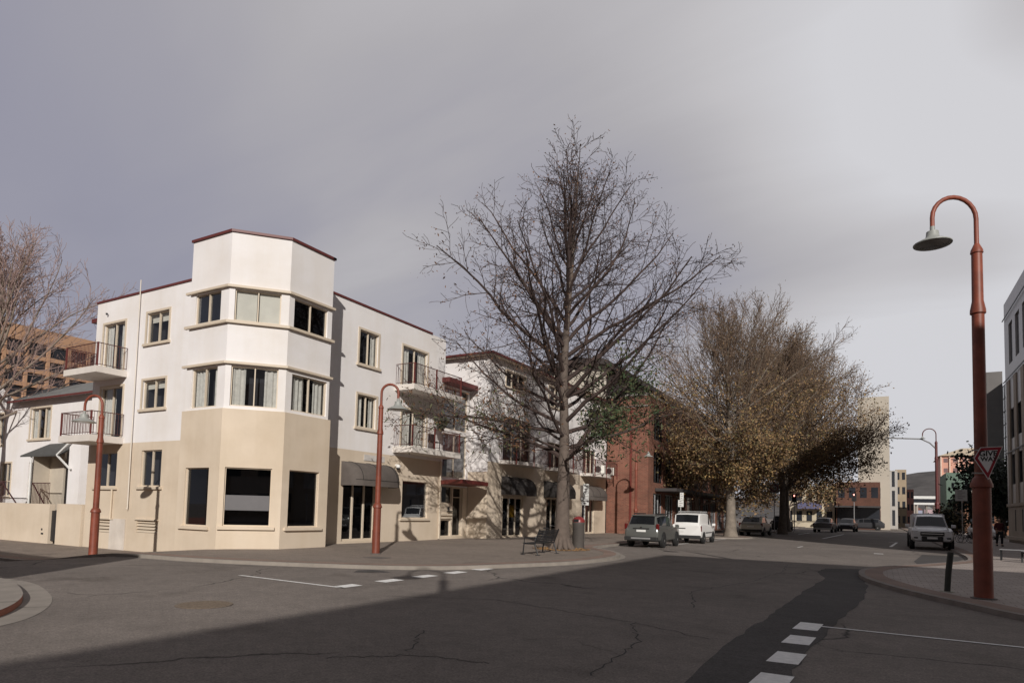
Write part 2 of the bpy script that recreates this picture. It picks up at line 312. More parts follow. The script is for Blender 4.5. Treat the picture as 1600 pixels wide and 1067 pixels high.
# fresh asphalt strip
pp=[(-.55,24.6),(-1.6,23.9),(-1.75,22.3),(-1.35,19.9),(-1.5,16.5),(-1.62,13.3),(-1.66,11),(-1.75,9),(-1.7,6.4),(-1.8,4),(-1.0,4),(-.85,7),(-.78,9.2),(-.55,12.5),(-.3,16),(-.28,18.6),(-.5,21),(-.60,23)]
def flat(name,poly,mat_,dz,k=K):
    me=MB(); n=len(poly); me.add([(x*k,y*k,RZ+dz+dip(x*k)) for x,y in poly],[tuple(range(n))]); return tag(me.build(name,mat_),kind='structure')
rg=random.Random(3); jag=[]
for a,b in zip(pp,pp[1:]+pp[:1]):
    for i in range(6):
        t=i/6; jag.append((a[0]+(b[0]-a[0])*t+rg.uniform(-.035,.035),a[1]+(b[1]-a[1])*t))
flat('road_patch',jag,PATCH,.004)
flat('road_patch',[(1.2,29.2),(2.4,31),(3.2,35),(3.4,37.6),(1.75,37.6),(1.15,31)],PATCH,.004)
flat('road_patch',[(-11.58,12.32),(-10.9,12.98),(-11.2,13.1),(-11.7,13.16),(-11.9,12.8)],PATCH,.004)
# explicit cracks
def crack(pts,seed,w=.022):
    r=random.Random(seed); q=[]
    for a,b in zip(pts,pts[1:]):
        n=14
        for i in range(n): t=i/n; q.append((a[0]+(b[0]-a[0])*t+r.uniform(-.05,.05),a[1]+(b[1]-a[1])*t+r.uniform(-.05,.05)))
    q=[(x*K,y*K) for x,y in q]; l=offs(q,w*.5); rr=offs(q,-w*.5); l=[(x+r.uniform(-.006,.006),y) for x,y in l]
    return strip(l,rr,RZ+.003)
CR=mat('crack_tar',(.03,.027,.026),.8)
for i,ps in enumerate([[(-2.6,6.2),(-2.75,8.2),(-3.3,9.6)],[(-3.3,9.6),(-6.2,10.4),(-8.2,9.4)],[(-3.3,9.6),(-1.9,8.9)],[(-2.9,11.8),(-3.6,14.2),(-2.9,17.5),(-2.6,21.5)],[(-2.6,21.5),(-2.9,24.8)],[(-3.6,14.2),(-6.9,13.0)],[(-5.3,5.2),(-4.6,5.9),(-3.6,6.1)],[(-5.4,7.2),(-4.7,5.9)]]):
    tag(crack(ps,i).build('road_crack',CR),kind='structure')
PAINT=mat('road_paint',(.78,.77,.75),.7,var=.14,vs=9)
def mark(poly,dz=.008): flat('road_marking',poly,PAINT,dz)
mark([(-12.95,9.98),(-12.9,10.07),(-9.5,9.88),(-9.5,9.79)])
mark([(-9.83,9.9),(-9.5,9.79),(-9.5,10.4),(-9.84,10.45)])
for i in range(1,6): y=9.85+i*1.31; mark([(-9.86,y+.55 if False else y),(-9.5,y-.02),(-9.5,y+.62),(-9.86,y+.66)])
for (y0,y1) in ((10.55,11.3),(9.3,9.98),(8.0,8.68),(6.75,7.4),(5.45,6.1)): mark([(-1.16,y0),(-.82,y0+.02),(-.79,y1),(-1.12,y1)])
mark([(-.8,11.02),(-.8,11.09),(6,10.9),(6,10.80)])
mark([(-4.25,59),(-4.05,59),(-3.4,78),(-3.6,78)]); mark([(-7.2,70),(-7.05,70),(-6.9,80),(-7.05,80)]); mark([(.42,46.5),(.6,46.5),(1.1,56),(.95,56)]); mark([(.5,56.2),(1.1,56.2),(1.1,56.5),(.5,56.5)])
mark([(-4.1,39.5),(-4.0,39.5),(-3.9,41.2),(-4.0,41.2)]); mark([(-.3,36.2),(.1,36.2),(.1,36.6),(-.3,36.6)])
# parking bay edge line on the left
mark([(-10.0,31),(-9.9,31),(-9.7,50),(-9.8,50)])
# manhole grate
gr=thing('drain_cover','round rusty grated drain cover in the road left of the dashed line','drain cover',(-10.15,7.18,RZ))
mm=MB(); RUST=mat('rusty_iron',(.17,.13,.095),.8,var=.3,vs=20)
mm.lathe([(.46,.004),(.46,.012),(.40,.012),(.40,.006)],28); mm.build('rim',RUST,gr)
mm=MB()
for i in range(-8,9):
    h=math.sqrt(max(0,.4**2-(i*.047)**2)); mm.box(i*.047-.013,i*.047+.013,-h,h,.006,.016)
mm.build('grate',RUST,gr)
mm=MB(); mm.lathe([(.41,.0015),(.405,.0035)],28); mm.build('pit',mat('pit_dark',(.02,.017,.015),.9),gr)
fl=thing('drain_cover','flat dark utility cover set in the footpath by the second street lamp','drain cover',(-14.4,16.4,0)); mm=MB(); mm.box(-.35,.35,-.3,.3,.004,.012); mm.build('cover_plate',mat('cover_iron',(.12,.105,.095),.8),fl)

# ---------------- facade tools ----------------
class Fr:
    def __init__(s,ox,oy,ux,uy,nx,ny): s.o=(ox,oy); s.u=(ux,uy); s.n=(nx,ny)
    def P(s,u,d,z): return (s.o[0]+s.u[0]*u+s.n[0]*d, s.o[1]+s.u[1]*u+s.n[1]*d, z)
    def box(s,mb,u0,u1,d0,d1,z0,z1,m=0): return mb.box(u0,u1,d0,d1,z0,z1,m,fn=s.P)
def wallgrid(mb,F,u0,u1,z0,z1,ops,split=None,rev=.2,mi=(0,1),d=0):
    us=sorted({u0,u1,*[o[0] for o in ops],*[o[1] for o in ops]}); zs=sorted({z0,z1,*([split] if split else []),*[o[2] for o in ops],*[o[3] for o in ops]})
    for a,b in zip(us,us[1:]):
        for c,e in zip(zs,zs[1:]):
            um,zm=(a+b)/2,(c+e)/2
            if not(u0<=um<=u1 and z0<=zm<=z1): continue
            if any(o[0]<um<o[1] and o[2]<zm<o[3] for o in ops): continue
            m=mi[1] if (split and zm<split) else mi[0]
            mb.add([F.P(a,d,c),F.P(b,d,c),F.P(b,d,e),F.P(a,d,e)],[(0,1,2,3)],m)
    for o in ops:
        a,b,c,e=o[:4]; m=mi[1] if (split and (c+e)/2<split) else mi[0]
        q=[F.P(a,d,c),F.P(b,d,c),F.P(b,d,e),F.P(a,d,e)]; r=[F.P(a,d-rev,c),F.P(b,d-rev,c),F.P(b,d-rev,e),F.P(a,d-rev,e)]
        mb.add(q+r,[(0,1,5,4),(1,2,6,5),(2,3,7,6),(3,0,4,7)],m)
def window(F,o,par,style='curtain',d=0,trim=True,sill=True,mull=1,frame=.045,glass=None,label=None,name='window',fm=None,rec=.12,transom=None):
    a,b,c,e=o[:4]; fm=fm or CREAM; mb=MB(); f=frame; dd=d-rec
    for q in ((a,a+f,c,e),(b-f,b,c,e),(a+f,b-f,c,c+f),(a+f,b-f,e-f,e)): F.box(mb,q[0],q[1],dd-.04,dd+.05,q[2],q[3])
    for k in range(1,mull+1):
        u=a+(b-a)*k/(mull+1); F.box(mb,u-f*.45,u+f*.45,dd-.03,dd+.06,c+f,e-f)
    if transom: F.box(mb,a+f,b-f,dd-.035,dd+.045,transom-f*.5,transom+f*.5)
    if trim:
        t=.10
        for q in ((a-t,a,c-.02,e+t),(b,b+t,c-.02,e+t),(a,b,e,e+t)): F.box(mb,q[0],q[1],d-.01,d+.035,q[2],q[3])
    w=mb.build(name,fm,par,label=label)
    pb=MB(); pb.add([F.P(a+f*.5,dd,c+f*.5),F.P(b-f*.5,dd,c+f*.5),F.P(b-f*.5,dd,e-f*.5),F.P(a+f*.5,dd,e-f*.5)],[(0,1,2,3) if F.u[0]*F.n[1]-F.u[1]*F.n[0]<0 else (3,2,1,0)]); pb.build('pane',glass or GLASS,w)
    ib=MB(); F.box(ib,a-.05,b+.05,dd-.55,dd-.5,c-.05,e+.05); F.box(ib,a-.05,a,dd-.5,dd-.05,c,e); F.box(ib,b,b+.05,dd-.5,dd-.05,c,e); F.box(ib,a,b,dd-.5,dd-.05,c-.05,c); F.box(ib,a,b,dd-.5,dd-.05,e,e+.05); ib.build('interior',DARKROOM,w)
    if sill:
        sb=MB(); F.box(sb,a-.17,b+.17,d-.02,d+.10,c-.13,c-.021); sb.build('sill',fm,w)
    rr=random.Random(int(a*97+c*31))
    def drape(x0,x1,m=CURT):
        q=MB(); n=max(6,int((x1-x0)/.05)); 
        for i in range(n+1):
            u=x0+(x1-x0)*i/n; de=dd-.08+.03*math.sin(i*1.7+rr.random()*.6); q.v+= [F.P(u,de,c+f*.6),F.P(u,de,e-f*.6)]
        for i in range(n): q.f.append((2*i,2*i+2,2*i+3,2*i+1)); q.m.append(0)
        q.build('curtain',m,w)
    if style=='curtain': drape(a+f,a+(b-a)*rr.uniform(.28,.5)); drape(a+(b-a)*rr.uniform(.55,.8),b-f)
    elif style=='left': drape(a+f,a+(b-a)*.4)
    elif style=='right': drape(a+(b-a)*.72,b-f)
    elif style=='full':
        for k in range(2):
            q=MB(); F.box(q,a+f+(b-a)/2*k,a+(b-a)/2*(k+1)-f,dd-.07,dd-.06,c+f,e-f); q.build('blind',CURTL,w)
    elif style=='half': drape(a+f,a+(b-a)*.5)
    elif style=='blind':
        q=MB(); F.box(q,a+f*.5,b-f*.5,dd-.13,dd-.12,c+(e-c)*.72,e); q.build('blind',CURTL,w)
    return w
def railing(F,u0,u1,dep,z,par,h=1.05,ends=(1,1),step=.11,mred=None,posts=()):
    mb=MB(); r=.011
    path=[]
    if ends[0]: path.append((u0,.02))
    path+= [(u0,dep),(u1,dep)]
    if ends[1]: path.append((u1,.02))
    for (a,b),(c,e) in zip(path,path[1:]):
        for hh,rr in ((h,.022),(.09,.016)): mb.tube([F.P(a,b,z+hh),F.P(c,e,z+hh)],rr,5)
        L_=math.hypot(c-a,e-b); n=max(2,int(L_/step))
        for i in range(n+1):
            t=i/n; mb.tube([F.P(a+(c-a)*t,b+(e-b)*t,z+.09),F.P(a+(c-a)*t,b+(e-b)*t,z+h)],r,3,cap=False)
    ra=mb.build('railing',mat('railing_paint',(.085,.028,.022),.5),par)
    for (u,d) in [(u0,dep),(u1,dep)]+[(p,dep) for p in posts]:
        pb=MB(); F.box(pb,u-.028,u+.028,d-.028,d+.028,z-.25,z+h+.02); pb.build('post',mat('red_post',(.13,.026,.022),.45),par)
def balcony(F,u0,u1,dep,zt,par,th=.28,ends=(1,1),posts=(),curve=0,label=None):
    mb=MB()
    if curve:
        n=10; poly=[(u0,0)]+[(u0+(u1-u0)*i/n,dep*(.62+.38*math.sin(math.pi*min(1,max(0,i/n))))) for i in range(n+1)]+[(u1,0)]
    else: poly=[(u0-.06,0),(u0-.06,dep+.06),(u1+.06,dep+.06),(u1+.06,0)]
    n=len(poly); vs=[F.P(u,d,zt-th) for u,d in poly]+[F.P(u,d,zt) for u,d in poly]
    mb.add(vs,[tuple(range(n)),tuple(range(n,2*n))]+[(i,(i+1)%n,n+(i+1)%n,n+i) for i in range(n)])
    b=mb.build('balcony',mat('balcony_concrete',(.66,.61,.56),.8),par,recalc=True,label=label)
    railing(F,u0,u1,dep,zt,b,ends=ends,posts=posts)
    return b
def awning(F,u0,u1,z0,z1,dep,par,m,name='awning'):
    mb=MB(); n=8; va=.28
    prof=[(0,z1)]+[(dep*(1-math.cos(math.pi/2*i/n))**.75 if i else .0, z0+va+(z1-z0-va)*math.cos(math.pi/2*i/n)) for i in range(1,n+1)]+[(dep,z0)]
    prof=[(dep*math.sin(math.pi/2*i/n),z0+va+(z1-z0-va)*math.cos(math.pi/2*i/n)) for i in range(n+1)]+[(dep+.01,z0)]
    k=len(prof); R=.45
    rings=[]
    for u,sc in ((u0,0),(u0+.02,.55),(u0+.12,.85),(u0+R,1),(u1-R,1),(u1-.12,.85),(u1-.02,.55),(u1,0)):
        rings.append([F.P(u,d*max(sc,.02) if True else d,(z if sc==1 or z<=z0+va+.001 else z0+va+(z-z0-va)*(1-.0*(1-sc)))) for d,z in prof])
    for rg_ in rings: mb.v+=rg_
    for i in range(len(rings)-1):
        for j in range(k-1): mb.f.append((i*k+j,(i+1)*k+j,(i+1)*k+j+1,i*k+j+1)); mb.m.append(0)
    o=mb.build(name,m,par,smooth=50)
    rb=MB()
    for u in (u0+R,(u0+u1)/2,u1-R): rb.tube([F.P(u,d+.012,z+.012) for d,z in prof[:-1]],.012,4)
    rb.tube([F.P(u0+.12,dep*.85+.01,z0+va),F.P(u0+R,dep+.01,z0+va),F.P(u1-R,dep+.01,z0+va),F.P(u1-.12,dep*.85+.01,z0+va)],.012,4)
    rb.build('awning_rib',mat('rib',(.03,.027,.025),.7),o)
    return o

FF=Fr(-21.2,0,0,1,1,0); FL=Fr(0,16.7,1,0,0,-1); TR=Fr(-19.7,0,0,1,1,0); TL=Fr(0,15.3,1,0,0,-1)
ca=(-21.13,15.3); cb_=(-19.7,16.89); cl_=math.hypot(cb_[0]-ca[0],cb_[1]-ca[1]); cu_=((cb_[0]-ca[0])/cl_,(cb_[1]-ca[1])/cl_)
TC=Fr(ca[0],ca[1],cu_[0],cu_[1],cu_[1],-cu_[0])
# ---------------- corner apartment building ----------------
A=thing('apartment_building','white and beige three-storey corner apartment building with a taller angular corner tower','building',(-24,19,0),world=True)
TOP=11.15
mb=MB()
fo=[(22.36,23.67,8.4,10.0),(22.36,23.67,5.4,6.93),(25.53,27.6,7.86,9.98),(25.6,27.65,4.74,6.75),(21.68,23.95,.08,2.9),(25.86,28.0,1.15,3.05)]
wallgrid(mb,FF,19.0,29.25,-.3,TOP,fo,split=4.27)
# keep the wall low over the stair side
lo=[(-28.7,-27.05,8.75,10.12),(-28.75,-27.05,5.78,7.06),(-28.55,-27.04,2.33,3.92),(-32.13,-30.45,2.3,3.89),(-32.2,-30.42,7.66,10.02),(-32.13,-30.3,4.57,6.95),(-28.62,-27.07,.3,.84),(-32.2,-30.5,.2,.8)]
wallgrid(mb,FL,-32.9,-23.4,-.8,TOP,lo,split=4.29)
# tower upper
tu=[(-23.14,-21.6,8.56,9.73),(-23.12,-21.58,5.28,6.8)]
wallgrid(mb,TL,-23.46,-21.13,5.0,11.88,tu)
tcw=[(.2,1.84,8.52,9.72),(.2,1.86,5.3,6.81)]
wallgrid(mb,TC,0,cl_,5.0,11.88,tcw)
trw=[(17.14,18.88,8.52,9.68),(17.18,19.0,5.3,6.72)]
wallgrid(mb,TR,16.89,19.12,5.0,11.88,trw)
# tower lower beige, a little proud
tl2=[(-23.1,-21.68,.8,2.98)]; tc2=[(.17,1.8,.84,3.0)]; tr2=[(17.2,18.72,.82,3.0)]
for F,a,b,o in ((TL,-23.52,-21.10,tl2),(TC,-.03,cl_+.03,tc2),(TR,16.86,19.2,tr2)): wallgrid(mb,F,a,b,-.6,5.18,o,mi=(1,1),d=.07)
# tops, returns
tp=[(-23.46,15.3),(-21.13,15.3),(-19.7,16.89),(-19.7,19.12),(-23.46,19.12)]
mb.add([(x,y,11.8) for x,y in tp],[(0,1,2,3,4)])
for x0,y0,x1,y1,z0,z1,m in ((-23.46,15.3,-23.46,19.12,-.6,11.88,0),(-19.7,19.12,-23.46,19.12,5.18,11.88,0),(-19.63,19.2,-21.2,19.2,-.3,5.18,1),(-23.52,15.25,-23.52,16.7,-.7,5.18,1)):
    mb.add([(x0,y0,z0),(x1,y1,z0),(x1,y1,z1),(x0,y0,z1)],[(0,1,2,3)],m)
mb.add([(-23.52,15.23,5.18),(-21.1,15.23,5.18),(-19.63,16.86,5.18),(-19.63,19.2,5.18),(-21,19.2,5.18),(-21.2,16.9,5.18),(-22,15.6,5.18),(-23.5,15.6,5.18)],[(0,1,6,7),(1,2,5,6),(2,3,4,5)],1)
mb.add([(-32.9,16.7,10.9),(-21.2,16.7,10.9),(-21.2,27.85,10.9),(-32.9,27.85,10.9)],[(0,1,2,3)])
for q in ([(-32.9,16.7),(-32.9,32)],[(-32.9,32),(-22.8,32)]):
    (x0,y0),(x1,y1)=q; mb.add([(x0,y0,-.8),(x1,y1,-.8),(x1,y1,TOP-1.2),(x0,y0,TOP-1.2)],[(0,1,2,3)])
mb.add([(-32.9,16.7,9.9),(-32.9,32,9.9),(-32.9,32,TOP),(-32.9,16.7,TOP)],[(0,1,2,3)])
wall=mb.build('wall',[WHITE,BEIGE],A)
# cut the upper right step: parapet only runs to 27.85 -> lower piece drawn as its own roof
cp=MB(); RC=.09
def capline(F,u0,u1,z,d=.05,w=.28): F.box(cp,u0,u1,-w,d,z,z+RC)
capline(FF,19.15,27.95,TOP); capline(FL,-32.95,-23.46,TOP)
poly_o=[(-23.52,15.24),(-21.10,15.24),(-19.64,16.86),(-19.64,19.18)]; poly_i=[(-23.52,15.5),(-21.2,15.5),(-19.95,16.95),(-19.95,19.18)]
for i in range(3):
    cp.prism([poly_o[i],poly_o[i+1],poly_i[i+1],poly_i[i]],11.885,11.98)
cp.prism([(-19.95,19.0),(-19.64,19.0),(-19.64,19.18),(-23.5,19.18),(-23.5,19.0)],11.887,11.978)
cp.build('parapet_cap',REDTRIM,A)
# small roof projection at the left corner, pipe, trims, ledges
for z0,z1,dp in ((9.76,9.85,.12),(8.40,8.50,.12),(6.86,6.95,.12)):
    po=[(-23.62,15.3-dp),(-21.13+dp*.4,15.3-dp),(-19.7+dp,16.89-dp*.4),(-19.7+dp,19.2)]; pi=[(-23.62,15.29),(-21.13,15.29),(-19.71,16.9),(-19.71,19.2)]
    t=MB(); vs=[(x,y,z0) for x,y in po+pi]+[(x,y,z1) for x,y in po+pi]
    t.add(vs,[f for i in range(3) for f in ((i,i+1,i+9,i+8),(i+8,i+9,i+13,i+12),(i,i+1,i+5,i+4))]+[(0,4,12,8),(3,7,15,11)]); t.build('ledge',CREAM,A)
sp_=MB(); sp_.box(-33.7,-32.92,16.85,18.0,10.35,10.55); sp_.build('eave',REDTRIM,A)
sp_=MB(); sp_.box(-33.4,-32.93,17.0,18.0,7.6,10.34); sp_.build('side_bay',WHITE,A)
dp=MB(); dp.tube([(-29.27,16.62,11.75),(-29.25,16.62,1.35),(-29.25,16.56,1.3)],.024,8); dp.build('downpipe',mat('cream_pipe',(.70,.64,.57),.6),A)
dp=MB(); dp.tube([(-30.6,16.64,2.2),(-30.62,16.64,.8)],.05,6); dp.build('downpipe',BEIGE,A)
dp=MB(); dp.tube([(-21.12,29.0,4.3),(-21.12,29.0,.02)],.05,6); dp.build('downpipe',CREAM,A)
pw=MB(); pw.box(-30.66,-29.45,16.66,16.695,-.55,.85); pw.build('repainted_patch',mat('patch_paint',(.66,.60,.54),.9,streak=.1),A)
# windows
window(FF,fo[0],A,'right'); window(FF,fo[1],A,'curtain'); 
window(FF,fo[2],A,'curtain',name='balcony_door',sill=False); window(FF,fo[3],A,'curtain',name='balcony_door',sill=False)
window(FF,fo[4],A,'none',name='shop_door',mull=2,sill=False,trim=False,glass=GLASSD,rec=.18,frame=.1,label='glazed shop doors under the grey awning')
window(FF,fo[5],A,'none',mull=0,trim=False,glass=GLASSB,frame=.03,label='single blue-tinted shop window')
window(FL,lo[0],A,'blind'); window(FL,lo[1],A,'blind'); window(FL,lo[2],A,'none',trim=False); window(FL,lo[3],A,'none',trim=False)
window(FL,lo[4],A,'curtain',name='balcony_door',sill=False); window(FL,lo[5],A,'half',name='balcony_door',sill=False)
for o in lo[6:8]:
    v=MB(); a,b,c,e=o
    for i in range(4): z=c+(e-c)*(i+.1)/4; v.add([FL.P(a,-.15,z+.13),FL.P(b,-.15,z+.13),FL.P(b,-.01,z),FL.P(a,-.01,z),FL.P(a,-.01,z+.02),FL.P(b,-.01,z+.02),FL.P(b,-.15,z+.15),FL.P(a,-.15,z+.15)],[(0,1,2,3),(4,5,6,7),(3,2,5,4)])
    FL.box(v,a-.1,b+.1,0,.07,e,e+.06); v.build('vent_louvre',CREAM,A)
    v=MB(); FL.box(v,a,b,-.3,-.22,c,e); v.build('vent_back',DARKROOM,A)
window(TL,tu[0],A,'none',trim=False,sill=False,glass=GLASSB); window(TL,tu[1],A,'curtain',trim=False,sill=False)
window(TC,tcw[0],A,'full',trim=False,sill=False); window(TC,tcw[1],A,'curtain',trim=False,sill=False)
window(TR,trw[0],A,'none',trim=False,sill=False,glass=GLASSD); window(TR,trw[1],A,'curtain',trim=False,sill=False)
for F,o in ((TL,tl2[0]),(TC,tc2[0]),(TR,tr2[0])):
    window(F,o,A,'none',d=.07,trim=False,mull=0,glass=GLASSD,frame=.04,fm=BEIGE,label='large dark shop window with beige sill')
q=MB(); TC.box(q,.22,1.75,-.042,-.036,1.42,1.98); q.build('reflection_band',mat('grey_reflection',(.12,.115,.12),.6),A,label='grey painted reflection band across the middle of the corner shop window')  # flat grey band before the glass, painted as a reflection
# balconies
balcony(FF,25.05,29.15,1.18,7.82,A,posts=(26.9,)); balcony(FF,25.05,29.15,1.18,4.72,A,posts=(26.9,),th=.3)
balcony(FL,-32.75,-30.12,1.3,7.62,A); balcony(FL,-32.6,-30.1,1.4,4.55,A,th=.3)
awning(FF,21.5,24.75,2.62,3.72,.95,A,GREYAWN)
v=MB(); v.lathe([(.02,.1),(.1,.08),(.12,.0),(.10,-.06)],12,c=(-21.05,25.3,3.72)); v.box(-21.2,-21.05,25.24,25.36,3.76,3.84); v.build('dome_camera',STEELW,A); 
v=MB(); v.lathe([(.085,0),(.07,-.06),(.02,-.09)],12,c=(-21.05,25.3,3.655)); v.build('camera_lens',BLACK,A)
v=MB(); v.lathe([(.05,0),(.05,-.06),(.02,-.09)],10,c=(-31.9,16.6,10.55)); v.build('wall_light',BLACK,A)
# faint sign strip
v=MB(); v.box(-21.195,-21.17,22.95,24.4,3.86,4.14); v.build('wall_sign',mat('faded_sign',(.56,.53,.50),.6,var=.15,vs=5),A,label='faded pale sign strip above the grey awning')
# stair section
ST=Fr(-21.35,0,0,1,1,0)
w=MB(); F=ST
so_=[(29.45,31.85,3.45,5.95),(29.45,31.85,6.2,8.62),(29.3,30.5,1.98,2.95),(29.3,30.45,.12,1.05),(30.6,31.6,.12,2.9)]
wallgrid(w,F,29.25,32.05,-.3,8.7,so_,split=2.95,mi=(0,1)); w.build('stair_wall',[WHITE,BEIGE],A)
window(F,so_[0],A,'none',trim=False,sill=False,mull=1,glass=GLASSB,name='stair_window'); window(F,so_[1],A,'none',trim=False,sill=False,mull=1,glass=GLASSB,name='stair_window')
window(F,so_[2],A,'none',trim=False,sill=False,mull=0,glass=GLASSD); window(F,so_[3],A,'none',trim=False,sill=False,mull=0,glass=GLASSD)
window(F,so_[4],A,'none',trim=False,sill=False,mull=0,glass=GLASSD,name='entrance_door',transom=2.35,rec=.2)
v=MB(); v.prism([(-21.34,29.0),(-20.7,29.0),(-20.7,31.95),(-21.34,31.95)],8.72,8.98); v.prism([(-24,29.25),(-21.4,29.25),(-21.4,31.95),(-24,31.95)],8.74,8.9); v.build('stair_roof',REDTRIM,A)
v=MB(); v.prism([(-21.34,29.1),(-19.0,28.0),(-19.5,31.4),(-21.34,32.0)],3.02,3.24); v.build('entrance_canopy',mat('canopy_red',(.16,.03,.025),.5),A)
v=MB(); v.box(-21.34,-21.28,29.35,30.45,1.12,1.22); v.box(-21.34,-21.25,29.35,30.45,1.3,1.4); v.build('letterbox_rail',CREAM,A)
v=MB(); v.box(-21.33,-21.2,30.0,30.4,1.5,1.56,0); v.box(-21.33,-21.22,30.05,30.12,1.62,1.78,0); v.build('intercom',BLACK,A)
# ---------------- second apartment block ----------------
B=thing('apartment_building','white and beige apartment block with tiled roof and curved balconies behind the bare tree','building',(-22,41,0),world=True)
FB=Fr(-20.0,0,0,1,1,0); FS=Fr(0,32.1,1,0,0,-1); mb=MB()
bo=[(34.0,36.5,9.35,10.3),(39.9,42.2,9.05,10.45),(33.8,37.4,4.72,7.45),(39.9,43.6,4.72,6.5),(46.0,48.6,4.72,6.6),(33.95,36.5,.05,2.5),(39.9,42.5,.05,2.6),(46.0,48.4,.05,2.7)]
wallgrid(mb,FB,32.1,50.9,-.3,10.85,bo,split=4.52); wallgrid(mb,FS,-24.9,-20,-.3,10.85,[],split=3.9)
mb.add([(-20,50.9,-.3),(-33,50.9,-.3),(-33,50.9,10.85),(-20,50.9,10.85)],[(0,1,2,3)]); mb.build('wall',[WHITE,BEIGE],B)
v=MB(); e=10.95; xo,yo=-19.6,31.7
v.add([(xo,yo,e),(xo,51,e),(-33,51,e),(-33,yo,e),(-26.3,38.5,12.9),(-26.3,51,12.9)],[(0,1,5,4),(3,0,4),(3,4,5,2),(1,2,5)]); v.build('roof',TILE,B)
v=MB(); v.box(-33,xo,yo-.06,yo+.08,e-.11,e+.01); v.box(xo-.08,xo+.06,yo-.06,51,e-.115,e+.012); v.build('gutter',REDTRIM,B)
v=MB(); v.box(-33,-20.02,31.72,32.08,10.8,10.84); v.box(-19.98,-19.62,31.72,51,10.8,10.84); v.build('soffit',CREAM,B)
window(FB,bo[0],B,'none',mull=2); window(FB,bo[1],B,'curtain')
for o in bo[2:5]: window(FB,o,B,'half',name='balcony_door',sill=False,trim=False,mull=2,glass=GLASSD)
for o in bo[5:]: window(FB,o,B,'none',name='shop_door',sill=False,trim=False,mull=2,glass=GLASSD,frame=.09)
for a,b in ((33.4,37.9),(39.5,43.7),(45.6,50.3)): balcony(FB,a,b,1.2,4.66,B,th=.2,curve=1,posts=((a+b)/2,))
for a,b in ((33.7,37.0),(39.4,43.1),(45.6,49.3)): awning(FB,a,b,2.62,3.75,.95,B,DARKAWN if a<44 else GREYAWN)
v=MB(); v.box(-20.16,-20.12,34.9,35.7,1.25,2.0); v.build('window_poster',mat('yellow_poster',(.75,.42,.04),.6),B,label='yellow poster behind the first shop door')
v=MB(); v.box(-20.16,-20.12,46.3,46.9,.6,2.2); v.build('window_poster',mat('pale_poster',(.35,.35,.45),.6,var=.6,vs=6),B,label='patterned grey-blue poster in the last shop door')
def ac(loc,rz,label):
    o=thing('air_conditioner',label,'air conditioner',loc,rz,'air conditioners on the last balcony'); m=MB(); m.box(-.42,.42,-.16,.16,.06,.68); m.build('casing',mat('ac_cream',(.70,.68,.62),.5),o,bevel=.02)
    m=MB(); m.lathe([(.26,.0),(.26,.02),(.24,.02),(.05,.012)],18,c=(-.1,-.165,.37),axis='y'); m.build('fan_grille',BLACK,o)
    m=MB(); m.box(-.36,-.3,-.14,.14,0,.06); m.box(.3,.36,-.14,.14,0,.06); m.build('foot',BLACK,o)
ac((-19.1,49.2,4.66),R_(60),'white air conditioner at the right end of the last curved balcony')
ac((-19.0,46.9,4.66),R_(20),'boxy white air conditioner behind the railing, left on the last curved balcony')
# hanging basket, outdoor chairs
rnd=random.Random(5)
def leaves(mb,c,rad,n,s,rn,mats=1,sq=(1,1,1)):
    for i in range(n):
        d=Vector((rn.gauss(0,1),rn.gauss(0,1),rn.gauss(0,1))).normalized()*rad*rn.random()**.4; p=Vector(c)+Vector((d.x*sq[0],d.y*sq[1],d.z*sq[2]))
        a=Vector((rn.uniform(-1,1),rn.uniform(-1,1),rn.uniform(-1,1))).normalized(); b=a.orthogonal().normalized(); k=s*rn.uniform(.6,1.3)
        mb.add([p-a*k,p+b*k*.6,p+a*k,p-b*k*.6],[(0,1,2,3)],rn.randrange(mats))
GREENL=mat('green_leaf',(.06,.10,.03),.7,var=.4,vs=3)
hb=thing('hanging_basket','dark trailing plant in a hanging basket under the upper front balcony','plant',(-20.5,28.1,6.2))
m=MB(); leaves(m,(0,0,.15),.42,260,.08,rnd,1,(1,1,.8)); leaves(m,(0,0,-.2),.2,80,.08,rnd); m.build('foliage',mat('dark_leaf',(.035,.04,.022),.8,var=.4),hb)
m=MB(); m.lathe([(.03,-.05),(.15,.02),(.2,.15)],14); m.build('pot',mat('pot_brown',(.2,.09,.05),.8),hb); m=MB(); m.tube([(0,0,.15),(0,0,1.32)],.008,4); m.build('chain',BLACK,hb)
ch=thing('balcony_chair','dark outdoor chair behind the railing of the lower front balcony','chair',(-20.5,27.5,4.72))
m=MB(); m.box(-.24,.24,-.24,.24,.42,.46); m.build('seat',BLACK,ch); m=MB(); m.box(-.24,-.2,-.24,.24,.46,.9); m.build('backrest',BLACK,ch)
for x in(-.21,.21):
    for y in (-.21,.21): m=MB(); m.box(x-.015,x+.015,y-.015,y+.015,0,.42); m.build('leg',BLACK,ch)

